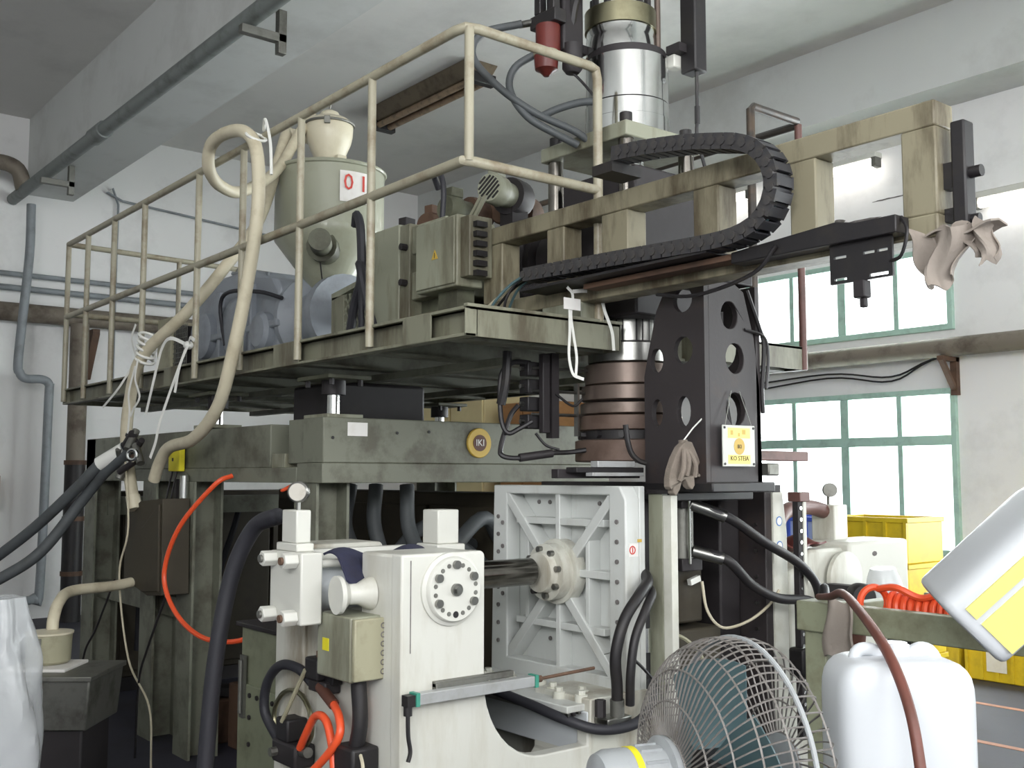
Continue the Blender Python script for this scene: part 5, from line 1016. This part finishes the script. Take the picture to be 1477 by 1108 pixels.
ob('body', MB().box(-3.6, -3.42, 1.79, 1.872, .58, .66), 'dark', sl2, .01)
ob('port', MB().cyl((-3.42, 1.82, .64), (-3.36, 1.81, .65), .018, n=10).cyl((-3.56, 1.79, .62), (-3.56, 1.765, .62), .016, n=8), 'steel_dull', sl2)
sl3 = thing('solenoid_valve', 'black valve block with yellow cap at the corner of the white press', 'valve', (-3.02, 1.82, .5))
ob('body', MB().box(-3.1, -2.98, 1.76, 1.86, .62, .74), 'black', sl3, .01)
ob('top_plug', MB().cyl((-3.04, 1.81, .74), (-3.04, 1.81, .77), .02, n=8), 'dark', sl3)
ob('yellow_cap', MB().sph((-2.95, 1.78, .625), .034, (1, 1, .8)), 'gold', sl3)
ob('wire', MB().tube([(-2.98, 1.79, .72), (-2.95, 1.78, .70), (-2.94, 1.78, .65)], .006, 6, 4), 'cream_hose', sl3)
single('hydraulic_hose', MB().tube([(-3.37, 1.83, .88), (-3.46, 1.82, .92), (-3.58, 1.81, .915), (-3.68, 1.81, .84), (-3.70, 1.81, .74), (-3.64, 1.82, .67), (-3.58, 1.82, .64)], .018, 10, 8), 'rubber', 'black hose ring curving from the upper to the lower solenoid', 'hose')
single('coiled_tube', MB().tube([(-3.45, 1.835, .64), (-3.385, 1.835, .70), (-3.4, 1.835, .78), (-3.48, 1.835, .83), (-3.58, 1.835, .82), (-3.65, 1.835, .77), (-3.67, 1.835, .71), (-3.63, 1.835, .65)], .009, 8, 8), 'brass', 'amber tube curved in a ring beside the solenoid valves', 'tube')
single('clear_pipe', MB().tube([(-3.37, 1.8, .93), (-3.42, 1.795, .86), (-3.47, 1.79, .79), (-3.52, 1.79, .73)], .008, 8, 3), 'cream_dirty', 'thin straight tube slanting between the two solenoids', 'tube')
single('air_hose', MB().tube([(-3.17, 1.80, .845), (-3.10, 1.78, .82), (-3.07, 1.765, .77), (-3.12, 1.75, .70), (-3.24, 1.73, .60), (-3.4, 1.71, .5), (-3.5, 1.7, .3), (-3.5, 1.7, .02)], .014, 10, 8), 'orange', 'bright orange air hose sweeping from the upper solenoid to the floor', 'hose')
single('air_hose', MB().tube([(-3.40, 1.80, .66), (-3.34, 1.79, .72), (-3.27, 1.785, .79), (-3.2, 1.78, .8), (-3.15, 1.775, .76), (-3.1, 1.765, .65), (-3.07, 1.74, .5), (-3.05, 1.73, .02)], .014, 10, 8), 'orange', 'bright orange air hose humped over beside the black conduit', 'hose')
# dark clutter on the floor under the frame
for i in range(9):
    x = -7.3 + .33 * i; y = 2.82 + (.0, .03, .01)[i % 3]; h = random.uniform(.12, .4); w = random.uniform(.09, .14)
    t = thing('spare_part_box', ['oily dark crate of spare parts beside the far frame leg', 'open dark parts tray with scrap by the second leg', 'grimy small crate with a pale offcut on top', 'dusty flat dark crate between the frame legs', 'tall dark oily can box under the chute', 'grimy crate pushed against the pump motor foot', 'dark greasy parts tray in front of the dark backing box', 'dark crate with grey offcut beside the oil tank', 'small dark tray close to the corner leg'][i], 'crate', (x, y, 0), 'dark crates under the frame')
    ob('tray', MB().box(x - w, x + w, y - w, y + w, 0, h), random.choice(('dark', 'dark_brown_box', 'rust')), t, .01)
    ob('offcut', MB().obox((x, y, h + .03), (w * 1.3, w * .7, .05), (.1, .05, random.uniform(0, 3))), random.choice(('grey_pipe', 'dark', 'rubber_grey')), t)

# ================================================================== foreground: fan
fc0 = Vector((-1.56, 1.912, .953)); fa = Vector((.327, .945, 0)).normalized(); fu, fw, _ = frame(fa)
fn = thing('pedestal_fan', 'large industrial pedestal fan with rusty wire cage and teal blades, seen from behind', 'fan', (fc0.x, fc0.y, 0))
RF = .285
def fp(r, t, h): return fc0 + fa * h + (fu * math.cos(t) + fw * math.sin(t)) * r
prof_b = [(RF, 0), (RF * 1.0, -.05), (RF * .93, -.105), (RF * .78, -.145), (RF * .55, -.17), (RF * .3, -.182)]
m_ = MB()
for k in range(84):
    t0 = 2 * PI * k / 84
    m_.tube([fp(r, t0 + .35 * (1 - r / RF), h) for r, h in prof_b], .0021, 4, 3)
for r, h in prof_b[1:]: m_.torus(fc0 + fa * h, fa, r, .0026, 56, 4)
ob('rear_guard', m_, 'fan_wire', fn)
m_ = MB()
prof_f = [(RF, 0), (RF * .97, .05), (RF * .8, .085), (RF * .5, .1), (RF * .25, .104)]
for k in range(48):
    t0 = 2 * PI * k / 48; m_.tube([fp(r, t0 - .4 * (1 - r / RF), h) for r, h in prof_f], .0021, 4, 3)
for r, h in prof_f[1:]: m_.torus(fc0 + fa * h, fa, r, .0022, 56, 4)
ob('front_guard', m_, 'fan_wire', fn)
ob('rim', MB().torus(fc0, fa, RF, .006, 64, 8), 'fan_grey', fn)
ob('badge', MB().cyl(fc0 + fa * .1, fc0 + fa * .11, .07, n=24), 'fan_grey', fn)
for k in range(4):
    t0 = 2 * PI * k / 4 + .5
    def bl(u, v, t0=t0):
        r = .05 + u * .19; t = t0 + (v - .5) * (1.25 - .3 * u); return fp(r, t, -.05 + (v - .5) * .09 * (1 - .3 * u))
    ob('blade', MB().sheet(bl, 10, 8, .0015), 'teal', fn)
ob('hub', MB().cyl(fc0 - fa * .1, fc0, .05, n=20), 'black', fn)
mo = ob('motor', MB().lathe([(.085, -.185), (.088, -.19), (.088, -.20), (.07, -.205), (.07, -.33), (.062, -.35), (.03, -.36)], fc0, fa, 32), 'fan_grey', fn)
ob('yellow_stripe', MB().lathe([(.0715, -.265), (.0715, -.28)], fc0, fa, 32), 'yellow', mo)
for k in range(14):
    a = 2 * PI * k / 14; ob('cooling_rib', MB().bar(fp(.071, a, -.21), fp(.071, a, -.26), .004, .006), 'fan_grey', mo)
pb = fc0 - fa * .26
ob('neck', MB().cyl(pb + Vector((0, 0, -.06)), pb + Vector((0, 0, -.14)), .03, n=16), 'fan_grey', fn)
ob('pole', MB().cyl((pb.x, pb.y, .04), (pb.x, pb.y, pb.z - .1), .02, n=16), 'fan_grey', fn)
ob('base', MB().lathe([(.24, 0), (.24, .02), (.06, .05), (.03, .07)], (pb.x, pb.y, 0), n=36), 'fan_grey', fn)
# ================================================================== foreground: jugs, rack
def jug(o, ax, wd, W2, D2, H, name, label, extra=None):
    """rounded rectangular jerry can: o base centre, ax up axis, wd wide direction"""
    o = Vector(o); ax = Vector(ax).normalized(); wd = Vector(wd); wd = (wd - ax * wd.dot(ax)).normalized(); dp = ax.cross(wd)
    t = thing(name, label, 'jug', o)
    pr = [(0, .86), (.01, .95), (.03, .99), (.06, 1), (.78, 1.0), (.84, .99), (.885, .96), (.92, .9), (.945, .82), (.96, .7), (.968, .5), (.972, .25), (.974, .02)]
    n = 40; vs = []; fs = []
    for h, s_ in pr:
        for k in range(n):
            q = 2 * PI * k / n; c_, s2 = math.cos(q), math.sin(q); e = .38
            vs.append(o + ax * h * H + wd * W2 * s_ * math.copysign(abs(c_) ** e, c_) + dp * D2 * (s_ if h < .7 else .3 + .7 * s_) * math.copysign(abs(s2) ** e, s2))
    for i in range(len(pr) - 1):
        for k in range(n): fs.append((i * n + k, i * n + (k + 1) % n, (i + 1) * n + (k + 1) % n, (i + 1) * n + k))
    fs += [tuple(range(n)), tuple((len(pr) - 1) * n + k for k in range(n))]
    b = ob('body', MB().add(vs, fs, True), 'plastic', t)
    top = o + ax * H * .965
    ob('handle', MB().tube([top - wd * W2 * .62 - ax * .02, top - wd * W2 * .55 + ax * .012, top - wd * W2 * .3 + ax * .012, top - wd * W2 * .2 - ax * .02], .015, 10, 5), 'plastic', t)
    ob('handle', MB().tube([top + wd * W2 * .2 - ax * .02, top + wd * W2 * .3 + ax * .01, top + wd * W2 * .5 + ax * .01, top + wd * W2 * .62 - ax * .025], .018, 10, 5), 'plastic', t)
    ob('cap', MB().cyl(top - ax * .005, top + ax * .026, .032, n=24).cyl(top + ax * .026, top + ax * .031, .027, n=24), 'plastic', t)
    return t, o, ax, wd, dp
sb_ = thing('steel_stool', 'low steel stool under the standing white jug', 'stool', (-1.36, 2.21, 0))
ob('seat', rbox((-1.36, 2.21, 0), .36, .3, .72, .745), 'steel_dull', sb_, .004)
for a in (-.15, .15):
    for b in (-.12, .12):
        p = Vector((-1.36, 2.21, 0)) + Rv * a + Fv * b; ob('leg', MB().box(p.x - .015, p.x + .015, p.y - .015, p.y + .015, 0, .72), 'steel_dull', sb_)
jug((-1.36, 2.21, .745), (0, 0, 1), (.628, .778, 0), .152, .105, .465, 'plastic_jug', 'plain white plastic jug standing upright in front of the green rack')
rk = thing('green_rack', 'worn light green steel rack frame behind the white jugs', 'rack', (-1.6, 3.5, 0))
ob('front_rail', MB().box(-2.24, .2, 3.25, 3.31, 1.055, 1.15), 'green_rack', rk, .004)
ob('back_rail', MB().box(-2.24, .2, 3.85, 3.91, 1.055, 1.15), 'green_rack', rk, .004)
ob('post_cap', MB().box(-2.37, -2.22, 3.22, 3.34, 1.05, 1.155), 'green_rack', rk, .006)
for (x, y) in ((-2.30, 3.28), (-2.30, 3.88), (.16, 3.28), (.16, 3.88)): ob('post', MB().box(x - .05, x + .04, y - .04, y + .04, 0, 1.055), 'green_rack', rk, .005)
ob('side_rail', MB().box(-2.30, -2.24, 3.31, 3.85, 1.06, 1.14), 'green_rack', rk, .004)
ob('shelf', MB().box(-2.24, .2, 3.31, 3.85, 1.06, 1.075), 'steel_dull', rk)
for x in (-2.0, -1.5): ob('hook_plate', MB().box(x - .03, x + .03, 3.255, 3.30, .98, 1.055), 'dark', rk)
ob('lower_rail', MB().box(-2.24, .2, 3.25, 3.3, .35, .42), 'green_rack', rk, .004)
ax_ = (Rv * .70 + Vector((0, 0, .71)) - Fv * .22).normalized()
lj, o_, a_, w_, d_ = jug(Vector((-1.60, 2.93, 1.185)), ax_, Rv * .71 - Vector((0, 0, .7)), .125, .16, .46, 'labelled_jug', 'tilted white plastic jug with yellow paper label lying on the green rack')
fd = -1 if d_.dot(Fv) > 0 else 1
for (u0, u1, v0, v1) in ((-.12, .78, .09, .84), (-.58, -.26, .09, .84)):
    c = o_ + d_ * fd * .162
    ob('yellow_label', MB().add([c + w_ * .125 * uu + a_ * .46 * vv + d_ * fd * th for th in (-.004, .002) for uu, vv in ((u0, v0), (u1, v0), (u1, v1), (u0, v1))], [(3, 2, 1, 0), (4, 5, 6, 7), (0, 1, 5, 4), (1, 2, 6, 5), (2, 3, 7, 6), (3, 0, 4, 7)]), 'yellow_label', lj)
cps = []
for i in range(140):
    q = i / 139; a = q * 2 * PI * 11; x = -2.13 + .3 * q; cps.append((x + .0, 3.46 + .05 * math.cos(a), 1.135 + .05 * math.sin(a) - .01 * math.sin(PI * q)))
t = thing('coil_hose', 'bright orange recoil air hose coiled on top of the green rack', 'hose', (-2.0, 3.46, 1.075))
ob('coil', MB().tube(cps, .0125, 8, 2), 'orange', t)
ob('loose_loop', MB().torus((-2.17, 3.4, 1.15), (.9, -.4, 0), .055, .0125, 28, 8).tube([(-2.16, 3.41, 1.2), (-2.08, 3.4, 1.21), (-2.0, 3.42, 1.18), (-1.92, 3.43, 1.20), (-1.84, 3.44, 1.18), (-1.8, 3.42, 1.10)], .0125, 8, 6), 'orange', t)
single('rubber_hose', MB().tube([(-2.3, 3.26, 1.17), (-2.18, 3.12, 1.19), (-1.99, 2.885, 1.225), (-1.80, 2.665, 1.265), (-1.56, 2.38, 1.262), (-1.34, 2.14, 1.22), (-1.235, 2.045, 1.14), (-1.19, 2.01, 1.03), (-1.15, 1.98, .8), (-1.1, 1.95, .4), (-1.1, 1.95, .02)], .012, 10, 8), 'brown_hose', 'brown rubber hose bowed over in front of the standing jug', 'hose')
single('rubber_hose', MB().tube([(-2.73, 3.92, 1.1), (-2.6, 3.75, 1.08), (-2.45, 3.5, 1.12), (-2.36, 3.38, 1.19), (-2.3, 3.3, 1.165)], .016, 10, 6), 'black', 'black hose ending at the corner post of the green rack', 'hose')
single('rag', MB().sheet(lambda u, v: (-2.19 + .09 * (u - .5) * (1 + .5 * v) + .01 * math.sin(6 * v), 3.225 - .018 * math.sin(7 * u) - .012 * math.sin(4 * v), 1.17 - .2 * v + .012 * math.sin(8 * u)), 16, 10, .004), 'rag', 'grimy brown rag hanging over the corner of the green rack', 'rag')
# ================================================================== crates by the windows
mat('blue_pale', (176, 192, 236), .5, var=.04)
def crate(x0, x1, y0, y1, z0, z1, m, lb, grp, lab=False, par=None):
    t = thing('plastic_crate', lb, 'crate', ((x0 + x1) / 2, (y0 + y1) / 2, z0), grp)
    ob('body', MB().box(x0 + .01, x1 - .01, y0 + .01, y1 - .01, z0, z1 - .02), 'blue_pale' if m == 'blue_plastic' else m, t, .01)
    ob('rim', MB().prism([rect(x0, x1, y0, y1), rect(x0 + .03, x1 - .03, y0 + .03, y1 - .03)], 'XY', z1 - .035, z1), m, t, .004)
    n = 4
    for k in range(n + 1):
        x = x0 + .02 + (x1 - x0 - .04) * k / n; ob('rib', MB().box(x - .012, x + .012, y0 - .004, y0 + .01, z0 + .01, z1 - .03), m, t)
    if lab: ob('paper_label', MB().box((x0 + x1) / 2 - .08, (x0 + x1) / 2 + .08, y0 - .006, y0 - .003, z0 + .08, z1 - .06), 'paper', t)
for k in range(4): crate(-4.80, -4.12, 6.9, 7.4, .325 * k, .325 * k + .325, 'yellow_crate', ('bottom', 'second', 'third', 'topmost')[k] + ' yellow crate in the tall stack near the windows', 'tall yellow crate stack')
for k in range(4): crate(-5.55, -4.86, 7.0, 7.45, .32 * k, .32 * k + .32, 'blue_plastic', ('bottom', 'second', 'third', 'topmost')[k] + ' blue crate in the stack beside the yellow crates', 'blue crate stack')
for k in range(5): crate(-5.0 + .56 * k, -4.47 + .56 * k, 8.2, 8.7, 0, .3, 'yellow_crate', 'low yellow bin with paper label in the row under the wall', 'row of low yellow bins', True)
